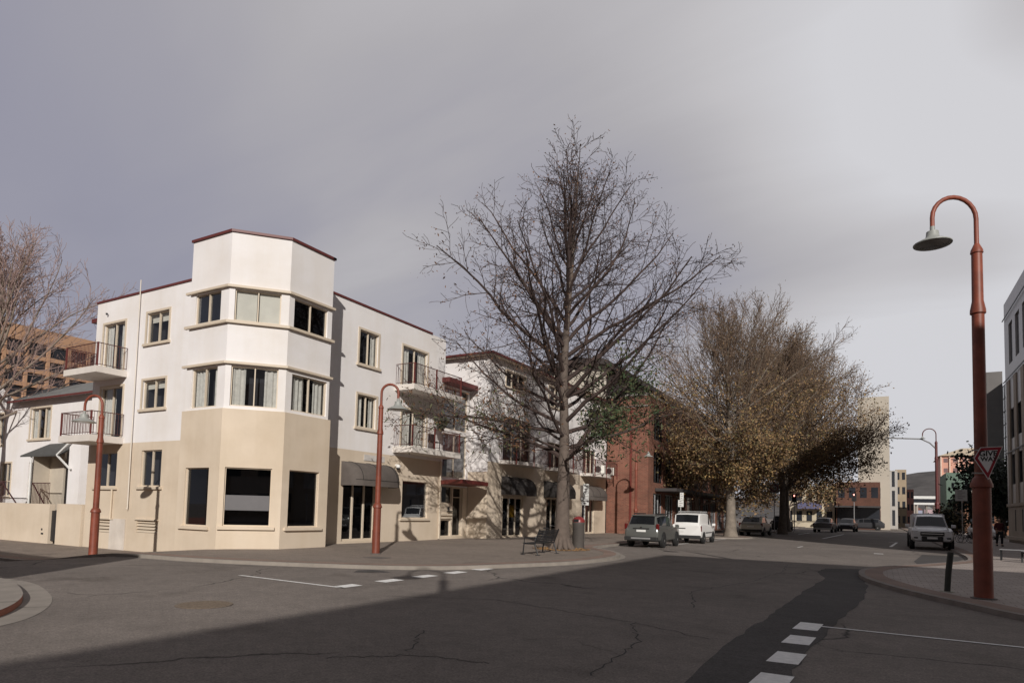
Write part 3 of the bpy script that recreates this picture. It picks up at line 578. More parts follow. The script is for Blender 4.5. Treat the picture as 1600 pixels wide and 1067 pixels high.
# ---------------- street lamps ----------------
def lamp(label,loc,H,rz,group='red street lamps with curved necks',rs=1,reach=1.0,simple=False,colr=None,rt=1.0,arcr=.42):
    o=thing('street_lamp',label,'street lamp',loc,rz,group); red=colr or REDPAINT
    pt=H*.84; m=MB(); r0=.18*rs; r1=.105*rs
    m.lathe([(r0*1.02,0),(r0,.02),(r0*.96,H*.268),(r0*1.18,H*.270),(r0*1.18,H*.276),(r0*.9,H*.292),(r1*1.18,H*.297),(r1*1.14,H*.70),(r1*1.45,H*.703),(r1*1.42,H*.712),(r1*1.05,H*.735),(r1*1.0,H*.855),(r1*1.2,H*.857),(r1*1.1,H*.865),(.055*rs,H*.88)],20); m.build('pole',red,o,smooth=30)
    m=MB(); R=reach/2; zc=H-R-.0; pts=[(0,0,H*.87),(0,0,zc)]
    for i in range(1,13): a=math.pi*i/12; pts.append((-R+R*math.cos(a),0,zc+R*math.sin(a)))
    pts.append((-2*R,0,zc-.22)); m.tube(pts,.048*rt,10); m.build('neck',red,o,smooth=60)
    hz_=zc-.22; m=MB(); q=.34
    m.lathe([(.05,.02),(.05,-.08),(.12,-.10),(.13,-.20),(.15,-.25),(q*.8,-.31),(q*1.12,-.37),(q*1.12,-.39),(q*1.0,-.385)],22,c=(-2*R,0,hz_)); m.build('lamp_shade',mat('lamp_grey',(.30,.31,.29),.5),o,smooth=50)
    m=MB(); m.box(.0,r0*.98+.004,-.05,.05,.35,.85); m.build('access_door',red,o,bevel=.004)
    m=MB(); m.lathe([(r0*1.35,0),(r0*1.35,.02),(r0*1.03,.03)],20); m.build('base_plate',mat('cover_iron',(.12,.105,.095),.8),o)
    m=MB(); m.lathe([(q*.95,-.386),(q*.6,-.40),(.02,-.41)],18,c=(-2*R,0,hz_)); m.build('lamp_glass',mat('lamp_glass',(.10,.10,.09),.2),o)
    return o
AX=math.atan2(-.44,-.9)  # neck direction toward the left and slightly back
lamp('tall thick red street lamp in the right foreground carrying the give way sign',(1.93,17.4,0),8.95,R_(29),reach=.98,rs=1.0)
lamp('red street lamp standing before the grey shop awning of the corner building',(-15.65,17.74,0),6.1,R_(180+25),reach=.62,rs=.78,rt=.95)
lamp('red street lamp at the left edge beside the left balconies',(-24.3,12.7,-.32),5.75,R_(0+20),reach=.72,rs=.8,rt=.95)
lamp('red street lamp before the brick wall, half behind autumn leaves',(-15.9,46.6,0),7.0,R_(180+30),reach=.9,rs=.75)
lf=lamp('distant dark red street lamp with a signal arm beyond the ute',(7.16,112.4,0),15.2,R_(8),reach=1.7,rs=1.6,rt=1.5,colr=mat('dark_red_paint',(.10,.02,.018),.5))
m=MB(); m.tube([(0,0,12.2),(-.8,0,13.1),(-1.9,0,13.7),(-6.5,0,13.95)],.1,6); m.build('signal_arm',GALV,lf)
lamp('red street lamp just behind the camera, seen by its shadow',(.35,-.55,0),8.95,R_(12),reach=1.0)
# ---------------- give way sign ----------------
gw=thing('give_way_sign','red and white GIVE WAY sign fixed to the right foreground lamp','sign',(2.02,17.12,0),R_(10))
fnp=lambda x,z,y=0:(x,y,z)
C_=(-.257,3.03);D_=(-.13,3.27);A_=(.278,3.29);B_=(0,2.57)
def plate(pts,y0,y1): m=MB(); n=len(pts); m.add([(x,y0,z) for x,z in pts]+[(x,y1,z) for x,z in pts],[tuple(range(n)),tuple(range(2*n-1,n-1,-1))]+[(i,(i+1)%n,n+(i+1)%n,n+i) for i in range(n)]); return m
def shrink(pts,k):
    cx=sum(p[0] for p in pts)/4; cz=sum(p[1] for p in pts)/4; return [(cx+(x-cx)*k,cz+(z-cz)*k) for x,z in pts]
P4=[B_,A_,D_,C_]
plate(P4,-.004,.01).build('plate',STEELW,gw); plate(shrink(P4,.94),-.007,-.004).build('border',mat('sign_red',(.30,.015,.03),.5),gw)
plate(shrink(P4,.68),-.010,-.007).build('face',mat('sign_white',(.75,.75,.75),.5),gw)
mt=Matrix.Translation((.005,-.012,3.13))@Matrix.Rotation(R_(90),4,'X'); text_mesh('lettering','GIVE',.16,BLACK,mt,gw)
mt=Matrix.Translation((.015,-.012,3.01))@Matrix.Rotation(R_(90),4,'X'); text_mesh('lettering','WAY',.13,BLACK,mt,gw)
m=MB(); m.box(-.28,.12,.05,.07,2.70,2.73); m.box(-.28,.12,.05,.07,3.2,3.23); m.box(.0,.04,.01,.06,2.70,3.23); m.build('bracket',GALV,gw)
# ---------------- small street things ----------------
bl=thing('bollard','dark leaning bollard at the corner of the right pavement','bollard',(1.35,18.48,0),0); m=MB(); m.tube([(0,0,0),(.03,.02,.45),(.085,.05,.93)],.065,12); m.build('post',mat('bollard_green',(.03,.033,.028),.6,var=.3,vs=9),bl); m=MB(); m.lathe([(.16,0),(.15,.012),(.07,.014)],14); m.build('base_plate',mat('bollard_base',(.28,.27,.22),.8),bl)
def bench():
    o=thing('park_bench','black slatted metal bench facing the shops beside the bare tree','bench',(-11.35,22.55,0))
    m=MB()
    for i in range(6): x=-.5+i*.085; m.box(x,x+.06,-.85,.85,.43,.455)
    m.build('seat',BLACK,o); m=MB()
    for i in range(7): z=.5+i*.065; x=.02+i*.028; m.box(x,x+.02,-.85,.85,z,z+.05)
    m.build('backrest',BLACK,o)
    for y in (-.82,.82):
        m=MB(); m.tube([(-.5,y,.0),(-.46,y,.42),(.0,y,.42),(.2,y,.98)],.028,6); m.tube([(.0,y,.42),(.14,y,0)],.028,6); m.tube([(-.46,y,.42),(-.44,y,.64),(.05,y,.64)],.022,6); m.box(-.58,-.42,y-.05,y+.05,0,.02); m.box(.06,.22,y-.05,y+.05,0,.02); m.build('leg',BLACK,o)
bench()
bn=thing('litter_bin','grey cylindrical litter bin with red domed top behind the bare tree trunk','bin',(-12.15,27.6,0)); m=MB(); m.lathe([(.27,0),(.28,.02),(.28,1.12),(.29,1.14),(.29,1.2)],20); m.build('body',mat('bin_grey',(.085,.075,.068),.6,var=.2),bn,smooth=30)
m=MB(); m.lathe([(.29,1.2),(.28,1.3),(.22,1.4),(.12,1.46),(.02,1.48)],20); m.build('lid',mat('bin_red',(.20,.025,.025),.4),bn,smooth=50); m=MB(); m.box(-.12,.12,-.292,-.27,1.22,1.34); m.build('slot',BLACK,bn)
def psign(label,loc,h,panels,rz=R_(25),group='white parking sign posts',marks=True):
    o=thing('parking_sign',label,'sign',loc,rz,group); m=MB(); m.tube([(0,0,0),(0,0,h)],.028,8); m.build('post',mat('sign_post',(.50,.49,.47),.5),o)
    k=0
    for (x0,x1,z0,z1) in panels:
        m=MB(); m.box(x0,x1,-.045,-.03,z0,z1); pl=m.build('sign_panel',mat('sign_panel_white',(.55,.55,.53),.6,var=.1,vs=8),o,bevel=.005)
        w=(x1-x0)
        for i in range(int((z1-z0)/.16)):
            m=MB(); z=z1-.08-i*.15; m.box(x0+w*.2,x0+w*(.8 if i%2 else .6),-.049,-.045,z-.035,z); m.build('sign_mark',mat('sign_ink',(.09,.07,.08),.6),pl)
    return o
psign('white multi-panel parking sign post right of the bare tree',(-12.26,28.5,0),3.0,[(-.08,.2,2.42,3.02),(-.16,.2,2.2,2.40),(-.15,.2,2.0,2.19)])
psign('white parking sign post behind the white van',(-12.8,47.6,0),3.3,[(-.07,.2,2.78,3.3),(-.2,.2,2.25,2.76)])
psign('white parking sign post left of the silver wagon roof',(-12.9,66,0),3.6,[(-.05,.3,2.9,3.5),(-.2,.3,2.3,2.88)])
psign('thin grey sign post on the right pavement beside the bicycles',(4.35,40.5,0),2.75,[(-.1,.2,2.1,2.7)],R_(0))
psign('far sign post with a yellowish square panel near the ute',(5.6,62,0),4.2,[(-.45,.35,3.3,4.2)],R_(0))
sg=thing('speed_sign','small round speed sign on a post before the dark far trunk','sign',(-10.6,79.5,0),R_(10)); m=MB(); m.tube([(0,0,0),(0,0,5.6)],.05,6); m.build('post',GALV,sg); m=MB(); m.box(-.5,.5,-.08,-.05,4.4,5.6); m.build('panel',mat('dull_sign',(.22,.22,.22),.6),sg); m=MB(); m.lathe([(.42,0),(.42,-.03)],20,c=(0,-.08,5.0),axis='y'); m.build('disc_ring',mat('dull_red',(.12,.02,.03),.5),sg); m=MB(); m.lathe([(.3,0),(.3,-.02)],20,c=(0,-.11,5.0),axis='y'); m.build('disc_face',mat('dull_sign2',(.3,.3,.3),.6),sg)
mt=Matrix.Translation((0,-.14,5.0))@Matrix.Rotation(R_(90),4,'X'); text_mesh('lettering','50',.36,BLACK,mt,sg)
def tlight(label,loc,h,sc=1):
    o=thing('traffic_light',label,'traffic light',loc,0,'distant traffic lights',sc); m=MB(); m.tube([(0,0,0),(0,0,h)],.06,6); m.build('post',GALV,o); m=MB(); m.box(-.28,.28,-.2,0,h-.3,h+.75); m.build('housing',BLACK,o)
    for i,c in enumerate([((1,.25,.2),6),None,None]):
        m=MB(); m.lathe([(.09,0),(.085,-.03)],12,c=(0,-.2,h+.56-i*.33),axis='y'); m.build('signal_lens',mat('red_signal',(.8,.1,.08),.4,emit=c) if c else mat('dark_lens',(.03,.03,.03),.3),o)
tlight('red traffic light beneath the far plane tree, left of the two distant cars',(-9.6,90,0),3.9,1.0)
tlight('red traffic light on a thin post before the distant brick building',(-3.7,118,0),4.1,1.2)
# bicycles
def bike(label,loc,rz,lean=0,group='bicycles parked on the pavement'):
    o=thing('bicycle',label,'bicycle',loc,rz,group); o.rotation_euler=(lean,0,rz)
    for x in (-.52,.52):
        m=MB(); pts=[(x+.33*math.cos(2*math.pi*i/20),0,.34+.33*math.sin(2*math.pi*i/20)) for i in range(21)]; m.tube(pts,.018,5,cap=False)
        for i in range(8): a=math.pi*i/8; m.tube([(x+.32*math.cos(a),0,.34+.32*math.sin(a)),(x-.32*math.cos(a),0,.34-.32*math.sin(a))],.004,3,cap=False)
        m.build('wheel',BLACK,o)
    m=MB()
    for a,b in (((-.52,.34),(-.12,.3)),((-.12,.3),(-.25,.82)),((-.52,.34),(-.25,.82)),((-.25,.78),(.35,.82)),((-.12,.3),(.38,.72)),((.52,.34),(.33,.95))): m.tube([(a[0],0,a[1]),(b[0],0,b[1])],.016,5)
    m.build('frame',mat('bike_frame',(.05,.05,.06),.4),o)
    m=MB(); m.box(-.37,-.13,-.06,.06,.88,.93); m.build('saddle',BLACK,o); m=MB(); m.tube([(.26,-.28,1.0),(.33,-.1,1.0),(.33,.1,1.0),(.26,.28,1.0)],.014,5); m.build('handlebar',GALV,o)
bike('black bicycle leaning behind the park bench at the shopfronts',(-13.2,26.6,0),R_(70),.08)
for i,(x,y,r,lb) in enumerate(((5.1,62,12,'leftmost'),(5.9,63,30,'middle'),(6.7,62.5,-10,'rightmost'))): bike(lb+' of the three dark bicycles parked beyond the sign post at right',(x,y,0),R_(r),.05)
def seat(label,loc,rz):
    o=thing('pavement_seat',label,'bench',loc,rz,'metal seats on the right pavement'); m=MB()
    for i in range(5): m.box(-.25+i*.1,-.18+i*.1,-.75,.75,.46,.49)
    m.build('seat',mat('seat_grey',(.24,.24,.25),.5),o)
    for y in (-.7,.7): m=MB(); m.box(-.25,-.19,y-.03,y+.03,0,.46); m.box(.19,.25,y-.03,y+.03,0,.46); m.box(-.25,.25,y-.03,y+.03,.4,.455); m.build('leg',BLACK,o)
seat('metal seat at the right edge of the photo, the farther of two',(5.35,35.9,0),R_(80)); seat('metal seat at the right edge of the photo, the nearer of two',(5.9,34.4,0),R_(95))
# ---------------- brick warehouse and hall ----------------
def bld(label,loc,cat='building',name='building',group=None): return thing(name,label,cat,loc,0,group,world=True)
WH=bld('red brick warehouse with glazed street front behind the autumn trees',(-18,60,0),name='brick_warehouse')
FW=Fr(-16.45,0,0,1,1,0); FE=Fr(0,51.2,1,0,0,-1); mb=MB()
wo=[]; y=52.6
while y<82: wo+= [(y,y+2.5,.1,3.4),(y,y+2.5,4.3,6.9),(y,y+2.5,7.9,10.4)]; y+=3.5
wallgrid(mb,FW,51.2,84,-.3,11.4,wo); wallgrid(mb,FE,-20.05,-16.45,-.3,11.4,[]); mb.add([(-20.1,51.2,11.3),(-16.45,51.2,11.3),(-16.45,84,11.3),(-20.1,84,11.3)],[(0,1,2,3)]); mb.build('wall',REDBRICK,WH)
m=MB(); m.box(-20.1,-16.38,51.12,51.3,11.4,11.58); m.box(-16.5,-16.36,51.12,84,11.4,11.6); m.box(-20.1,-16.40,51.15,51.2,10.5,10.62); m.build('coping',mat('grey_coping',(.28,.26,.24),.7),WH)
m=MB(); m.box(-18.0,-17.85,51.13,51.2,0,10.4); m.build('downpipe',mat('redpipe',(.15,.03,.022),.5),WH)
for i,o in enumerate(wo):
    m=MB(); F=FW; f=.06
    for k in range(4): u=o[0]+(o[1]-o[0])*k/3; F.box(m,u-.03,u+.03,-.15,-.08,o[2],o[3])
    F.box(m,o[0],o[1],-.15,-.08,o[2],o[2]+.08); F.box(m,o[0],o[1],-.15,-.08,o[3]-.08,o[3])
    w=m.build('window',BLACK if i%3 else GALV,WH); m=MB(); m.add([F.P(o[0],-.13,o[2]),F.P(o[1],-.13,o[2]),F.P(o[1],-.13,o[3]),F.P(o[0],-.13,o[3])],[(0,1,2,3)]); m.build('pane',GLASSD,w); m=MB(); F.box(m,o[0],o[1],-.9,-.8,o[2],o[3]); m.build('interior',DARKROOM,w)
m=MB(); m.box(-16.4,-14.6,53,83,3.6,3.85); m.build('street_canopy',mat('canopy_dark',(.05,.045,.045),.6),WH)
HL=bld('dark gabled hall rising behind the white block and brick warehouse',(-26,70,0),name='hall')
CLAD=mat('dark_cladding',(.045,.036,.034),.6,var=.2,vs=2)
m=MB(); x0,x1,xr=-33.5,-20.3,-26; zr,ze=16.2,14.5
m.add([(x0,51.4,-.3),(x1,51.4,-.3),(x1,51.4,ze),(-22.8,51.4,15.0),(-26.8,51.4,14.4),(x0,51.4,13)],[(0,1,2,3,4,5)]); m.build('wall',mat('gable_beige',(.50,.45,.38),.9,var=.1,vs=.6),HL)
m=MB(); m.add([(x1,51.4,-.3),(x1,97,-.3),(x1,97,ze),(x1,51.4,ze)],[(0,1,2,3)]); m.box(-20.3,-20.25,51.4,97,11.4,14.3); m.build('side_wall',CLAD,HL)
m=MB(); 
prof=[(-27.5,14.25),(-22.8,15.05),(-20.0,14.65),(-19.7,14.4)]
for (a,za),(b,zb) in zip(prof,prof[1:]): m.add([(a,50.6,za),(b,50.6,zb),(b,98,zb),(a,98,za),(a,50.6,za-.45),(b,50.6,zb-.45),(b,98,zb-.45),(a,98,za-.45)],[(0,1,2,3),(4,5,6,7),(0,1,5,4),(1,2,6,5),(2,3,7,6),(0,3,7,4)])
m.build('roof',CLAD,HL)
# ---------------- simple distant blocks ----------------
def block(name,label,x0,x1,y0,y1,z1,m_,wins=None,roof=None,wm=None,z0=-.6,group=None,floors=3,cols=(4,4),ww=.55,wh=.5,frames=None,mull=None):
    """solid body plus one window object per opening on the -Y, +X and -X sides that face the street"""
    o=bld(label,((x0+x1)/2,(y0+y1)/2,0),name=name,group=group); m=MB(); m.box(x0,x1,y0,y1,z0,z1); m.build('wall',m_,o)
    cnt=0
    for sd in (wins or ''):
        if sd=='S': F=Fr(0,y0,1,0,0,-1); a,b=x0,x1; n=cols[0]
        elif sd=='E': F=Fr(x1,0,0,1,1,0); a,b=y0,y1; n=cols[1]
        else: F=Fr(x0,0,0,1,-1,0); a,b=y0,y1; n=cols[1]
        for f in range(floors):
            for c in range(n):
                if cnt>=96: break
                u=a+(b-a)*(c+.5)/n; w=(b-a)/n*ww/2; hh=(z1-0)/floors; zc_=hh*(f+.55); h=hh*wh/2
                q=MB(); F.box(q,u-w,u+w,-.02,.03,zc_-h,zc_+h); wi=q.build('window',wm or GLASSX,o); cnt+=1
    if roof: roof(o)
    return o
GLASSX=mat('far_glass',(.03,.033,.04),.12,spec=.8,var=.3,vs=.3)
block('office_block','cream rendered tower above the far plane trees',-3.5,1.5,134,150,24,mat('cream_tower',(.48,.43,.36),.9,var=.06,vs=.2),wins='E',floors=6,cols=(3,3),ww=.16,wh=.8)
fb=block('building','red brick corner building behind the distant traffic light',-7,0,131,160,8.3,DBRICK,wins='SE',floors=2,cols=(4,6),ww=.6,wh=.45)
block('building','cream shopfront with a blue awning under the far tree crown',-16,-7.4,134,160,7.5,mat('cream_shop',(.55,.48,.36),.9,var=.15,vs=.6),wins='S',floors=2,cols=(5,3))
m=MB(); m.box(-7,.05,127.6,130.97,3.7,4.0); m.build('shade_verandah',mat('canopy_dark',(.05,.045,.045),.6),fb); m=MB(); m.box(-6.8,-.1,130.9,130.98,.1,3.6); m.build('shade_shopfront',GLASSX,fb)  # verandah added to shade the front; black shopfront panel is painted-in shade
sa=MB(); sa.box(-13.5,-9.5,132,133.9,3.4,4.6); tag(sa.build('awning',mat('blue_awning',(.11,.11,.20),.7)),'blue awning of the far cream shopfront','awning')
block('building','grey and white narrow building left of the far ute roof',.1,3.0,150,172,11.6,mat('pale_grey',(.42,.40,.38),.9,var=.1,vs=.5),wins='SE',floors=3,cols=(2,5),ww=.35,wh=.8)
block('building','ochre far building with deep street cornice beyond the grey one',3.05,5.3,176,200,13.5,mat('ochre',(.38,.30,.21),.9,var=.12,vs=.5),wins='SE',floors=4,cols=(2,6))
block('building','small pink far building beside the overpass',5.6,8.2,215,235,10.5,mat('pink_wall',(.45,.22,.18),.9),wins='S',floors=3,cols=(3,3))
ofc=block('office_block','pink office block with pale roof far beyond the right lamps',20.6,60,300,330,27,mat('pink_office',(.62,.33,.25),.8,var=.06,vs=.1),floors=7,wins='S',cols=(13,4),ww=.45,wh=.42,wm=mat('pink_win',(.20,.13,.13),.3))
m=MB(); m.add([(19.8,299,27),(61,299,27),(61,331,27),(19.8,331,27),(28,307,30.5),(53,307,30.5),(53,323,30.5),(28,323,30.5)],[(0,1,5,4),(1,2,6,5),(2,3,7,6),(3,0,4,7),(4,5,6,7)]); m.build('roof',mat('cream_roof',(.55,.46,.34),.8),ofc)
m=MB(); [m.box(20.6+2.81*i-.2,20.6+2.81*i+.2,299.5,300.02,0,27) for i in range(15)]; m.build('pilaster',mat('cream_pil',(.70,.55,.45),.8),ofc)
block('building','green painted building below the pink office block',11.1,15.3,150,165,11.1,mat('green_wall',(.12,.175,.14),.8,var=.1,vs=.4),wins='S',floors=2,cols=(2,3),ww=.2,wh=.2)
gb=block('building','beige shop building with blue pitched roof right of the green one',13.4,20,140,158,7.2,mat('beige_far',(.50,.44,.37),.9),wins='S',floors=2,cols=(4,3))
m=MB(); m.add([(12.8,139.4,6.4),(20.6,139.4,6.4),(20.6,158,6.4),(12.8,158,6.4),(16.7,146,9.4),(16.7,158,9.4)],[(0,1,4),(1,2,5,4),(3,0,4,5)]); m.build('roof',mat('blue_roof',(.14,.17,.24),.6),gb)
block('building','low brown shop row behind the bicycles',11,19,118,136,5.0,mat('brown_shop',(.20,.10,.06),.9,var=.3,vs=.8),wins='S',floors=1,cols=(4,3))
block('office_block','dark grey concrete office tower behind the give way sign',19.5,22.2,165,185,33,mat('dark_conc',(.16,.15,.145),.9,var=.1,vs=.3),floors=1,wins='')
gt=block('glass_tower','pale blue glass tower between dark tower and right facade',24,40,150,189,32,mat('pale_glass',(.30,.38,.40),.15,spec=.8,var=.15,vs=.1),wins='',floors=1)
m=MB(); 
for i in range(15): m.box(23.93,24,150+i*2.6,150.18+i*2.6,0,32)
for i in range(12): m.box(23.94,24,150,189,i*2.9,i*2.9+.15)
for i in range(7): m.box(24+i*2.6,24.15+i*2.6,149.93,150,0,32)
for i in range(12): m.box(24,40,149.94,150,i*2.9,i*2.9+.15)
m.build('mullion_grid',mat('mullion_grey',(.45,.46,.46),.5),gt)
# overpass
ovt=bld('white banded overpass far down the street',(14,303,0),name='overpass')
m=MB(); m.box(8.5,19,300,306,10.3,11.4); m.build('upper_band',STEELW,ovt); m=MB(); m.box(8.5,19,300,306,8.0,8.8); m.build('lower_band',STEELW,ovt); m=MB(); m.box(8.6,18.9,300.3,305,8.8,10.3); m.build('window_band',GLASSX,ovt); m=MB(); [m.box(x,x+.5,301,305,0,8) for x in (9,12,15.5,18.3)]; m.build('pier',CONC,ovt)
rh=random.Random(8)
for i in range(9):
    x=8+i*4.2+rh.uniform(-1,1); yy=380+rh.uniform(0,160); zz=6+rh.uniform(0,8)
    o=bld(['white','cream','grey','pale pink','pale blue','tan','off-white','light brown','ivory'][i]+' small hillside house far down the street, number of houses from left: '+['first','second','third','fourth','fifth','sixth','seventh','eighth','ninth'][i],(x,yy,0),name='hillside_house',group='small far houses on the hill foot')
    m=MB(); m.box(x,x+4.5,yy,yy+6,0,zz); m.build('wall',mat('fh%d'%i,(rh.uniform(.3,.6),rh.uniform(.3,.5),rh.uniform(.25,.45)),.9),o)
    m=MB(); m.add([(x-.3,yy-.3,zz),(x+4.8,yy-.3,zz),(x+4.8,yy+6,zz),(x-.3,yy+6,zz),(x+2.2,yy-.3,zz+1.8),(x+2.2,yy+6,zz+1.8)],[(0,1,4),(1,2,5,4),(3,0,4,5)]); m.build('roof',mat('fr%d'%(i%3),[(.2,.07,.05),(.25,.25,.24),(.12,.1,.1)][i%3],.8),o)
# hills
hb_=MB(); nx,ny=60,14; rh=random.Random(2)
from mathutils import noise as mn
for j in range(ny):
    for i in range(nx):
        x=-700+i*40; yy=900+j*70; t=sstep(0,9,j); ridge=86+.17*(x-27)*(1 if x<300 else .4)+12*mn.noise(Vector((x*.006,yy*.004,0))); hb_.v.append((x,yy,max(-1,ridge*1.02)*t+(8*mn.noise(Vector((x*.02,yy*.02,3))) if j else -1)))
for j in range(ny-1):
    for i in range(nx-1): hb_.f.append((j*nx+i,j*nx+i+1,(j+1)*nx+i+1,(j+1)*nx+i)); hb_.m.append(0)
tag(hb_.build('hills',mat('hill_bush',(.085,.078,.075),1,var=.45,vs=.03),smooth=80),kind='structure')
# ---------------- right facade ----------------
RBm=mat('panel_grey',(.50,.49,.48),.35,var=.05,vs=.3); RBs=mat('sandstone_panel',(.42,.35,.27),.7,var=.1,vs=.6)
RB=bld('modern grey panelled building with sandstone base at the right edge',(18,52,0),name='office_building')
Fq=Fr(10,0,0,1,-1,0); mb=MB(); ro=[]
y=33.5
while y<71: 
    for z in (1.4,5.0,9.0,15.6,): ro.append((y,y+1.9,z if z>2 else 1.2,z+ (2.6 if z<15 else 3.6)))
    y+=3.2
wallgrid(mb,Fq,32.3,72.8,3.2,21.6,[o for o in ro if o[2]>3]); mb.add([(10,32.3,-.3),(32,32.3,-.3),(32,32.3,21.6),(10,32.3,21.6)],[(0,1,2,3)]); mb.add([(10,72.8,-.3),(32,72.8,-.3),(32,72.8,21.6),(10,72.8,21.6)],[(0,1,2,3)]); mb.add([(10,32.3,21.5),(32,32.3,21.5),(32,72.8,21.5),(10,72.8,21.5)],[(0,1,2,3)]); mb.build('wall',RBm,RB)
m=MB(); wallgrid(m,Fq,32.3,72.8,-.3,3.2,[]); Fq.box(m,32.3,72.8,0,.12,3.1,3.35); Fq.box(m,32.3,72.8,.0,.25,.25,.5); 
for i in range(12): Fq.box(m,34+i*3.3,35.2+i*3.3,0,.1,3.36,14.2)
m.build('stone_base',RBs,RB)
m=MB()
for z in (14.3,7.8,20.0): Fq.box(m,32.3,72.8,.12,.17,z,z+.10); 
m.build('shadow_joint',BLACK,RB)
for o in ro:
    if o[2]>3:
        m=MB(); Fq.box(m,o[0],o[1],-.17,-.13,o[2],o[3]); m.build('window',GLASSX,RB)
    else:
        m=MB(); Fq.box(m,o[0]+.3,o[0]+.6,-.0,.02,o[2]-.2,o[3]-1.2); m.build('slot_window',DARKROOM,RB)
# ---------------- shadow casting neighbours behind the camera ----------------
nbm=mat('neighbour_brick',(.40,.33,.27),.85,var=.1)
block('building','tall rendered building behind the camera on the right street corner',8.55,46,-50,4.35,13.5,nbm,wins='W',floors=4,cols=(8,12),ww=.5,wh=.5)
block('building','two-storey building behind the camera on the left street corner',-24,-10.1,-30,-2.2,8.2,nbm,wins='E',floors=2,cols=(4,6))
block('building','long low building behind the camera farther left along the side street',-46,-28.5,-22,-1.5,7.5,nbm,wins='E',floors=2,cols=(4,6))
# ---------------- orange office building at left ----------------
og=bld('orange-framed office building with dark windows at the far left',(-85,28,0),name='office_building')
ORG=mat('orange_concrete',(.46,.27,.165),.8,var=.05)
m=MB(); m.box(-100,-75.3,12,50,-.6,18.6); m.build('wall',mat('og_dark',(.02,.02,.025),.15,spec=.8),og)
m=MB()
for z in (17.35,19.2-.9+.0,): pass
for z,h in ((17.6,1.5),(15.9,.42),(14.45,.42),(13.0,.42),(11.3,.5),(9.8,.42),(8.2,.42)): m.box(-75.3,-75,12,50,z,z+h)
m.build('floor_band',ORG,og)
for i in range(20):
    m=MB(); m.box(-75.28,-74.97,12+i*1.95,12.28+i*1.95,7,17.6); m.build('column',ORG,og)
# ---------------- terraced house at left ----------------
TH=bld('white rendered terraced house with grey tiled roof left of the apartment balconies',(-42,22,0),name='terraced_house')
F9=Fr(0,19,1,0,0,-1); mb=MB(); to=[(-44.0,-41.7,5.2,7.0),(-47.3,-46.0,1.8,3.8),(-43.9,-42.75,1.2,3.8),(-48.6,-47.3,5.0,6.9)]
wallgrid(mb,F9,-54,-33,-.8,7.55,to); mb.build('wall',WHITE,TH)
for o in to[:1]+to[3:]: window(F9,o,TH,'curtain',mull=2 if o[1]-o[0]>2 else 1)
window(F9,to[1],TH,'half',transom=2.7); window(F9,to[2],TH,'none',name='terrace_door',mull=0,sill=False,trim=False,glass=GLASSD)
m=MB(); m.add([(-45.9,18.6,7.5),(-32.9,18.6,7.5),(-32.9,21.9,9.1),(-49.0,21.9,9.1),(-32.9,27,7.4),(-49,27,7.4)],[(0,1,2,3),(3,2,4,5)]); m.build('roof',TILE,TH)
m=MB(); m.add([(-54,18.98,7.5),(-45.9,18.98,7.5),(-49.2,18.98,9.3),(-54,18.98,9.3)],[(0,1,2,3)]); m.build('gable_wall',WHITE,TH)
m=MB(); m.box(-46,-32.9,18.5,18.6,7.40,7.5); m.build('gutter',REDTRIM,TH)
m=MB(); pr=[(-40.5,17.1,3.9),(-36.9,17.3,3.9),(-38.0,18.95,4.75),(-41.5,18.95,4.75)]; m.add(pr+[(x,y,z+.08) for x,y,z in pr],[(0,1,2,3),(4,5,6,7),(0,1,5,4),(1,2,6,5),(0,3,7,4)]); m.build('porch_roof',mat('porch_tiles',(.075,.075,.072),.9,var=.25,vs=5),TH)
m=MB(); m.box(-40.3,-38.2,18.2,18.3,-.6,4.3); m.box(-39.75,-39.65,17.4,18.2,-.6,4.0); m.build('porch_wall',mat('porch_beige',(.50,.44,.36),.9),TH)
m=MB(); m.tube([(-39.6,17.25,4.0),(-39.6,17.25,.2)],.05,6); m.tube([(-37.1,17.3,3.95),(-35.9,17.4,3.2)],.05,4); m.tube([(-37.1,17.3,3.95),(-35.9,17.4,4.7)],.06,4); m.build('porch_strut',STEELW,TH)
m=MB(); m.box(-38.2,-36.6,18.35,18.45,.2,3.9); m.build('front_door',mat('dark_door',(.03,.028,.028),.4),TH)
m=MB(); m.prism([(-36.3,17.5),(-35.2,17.5),(-35.0,19),(-36.3,19)],-.6,4.9); m.build('side_wall',WHITE,TH)
gwl=bld('low beige garden wall with a gate gap before the terraced house',(-38,16.7,0),'wall',name='garden_wall'); m=MB(); m.box(-56,-35.95,16.6,16.85,-.9,1.42); m.box(-35.25,-33.0,16.6,16.85,-.9,1.45); m.build('wall',BEIGE,gwl); m=MB(); m.box(-35.95,-35.25,16.72,16.76,-.4,1.1); m.build('gate',BLACK,gwl); m=MB(); m.box(-36.6,-36.5,16.58,16.6,.1,.2);m.box(-36.6,-36.4,16.58,16.6,-.1,-.02); m.build('letter_slot',BLACK,gwl)
tr=bld('dark red metal terrace railing above the garden wall',(-42,17.4,0),'railing',name='terrace_railing'); m=MB()
def fence(m,x0,x1,y,z0,z1,n):
    m.tube([(x0,y,z1),(x1,y,z1)],.03,4); m.tube([(x0,y,z0+.1),(x1,y,z0+.1)],.02,4)
    for i in range(n+1): x=x0+(x1-x0)*i/n; m.tube([(x,y,z0),(x,y,z1)],.014,3)
fence(m,-47,-42.6,17.4,1.1,2.6,34); m.tube([(-44.6,17.2,1.1),(-42.6,17.2,2.5)],.035,4); m.tube([(-42.6,17.2,2.55),(-40.2,17.2,1.0)],.035,4); m.build('handrail',mat('rail_dark',(.06,.02,.02),.5),tr)
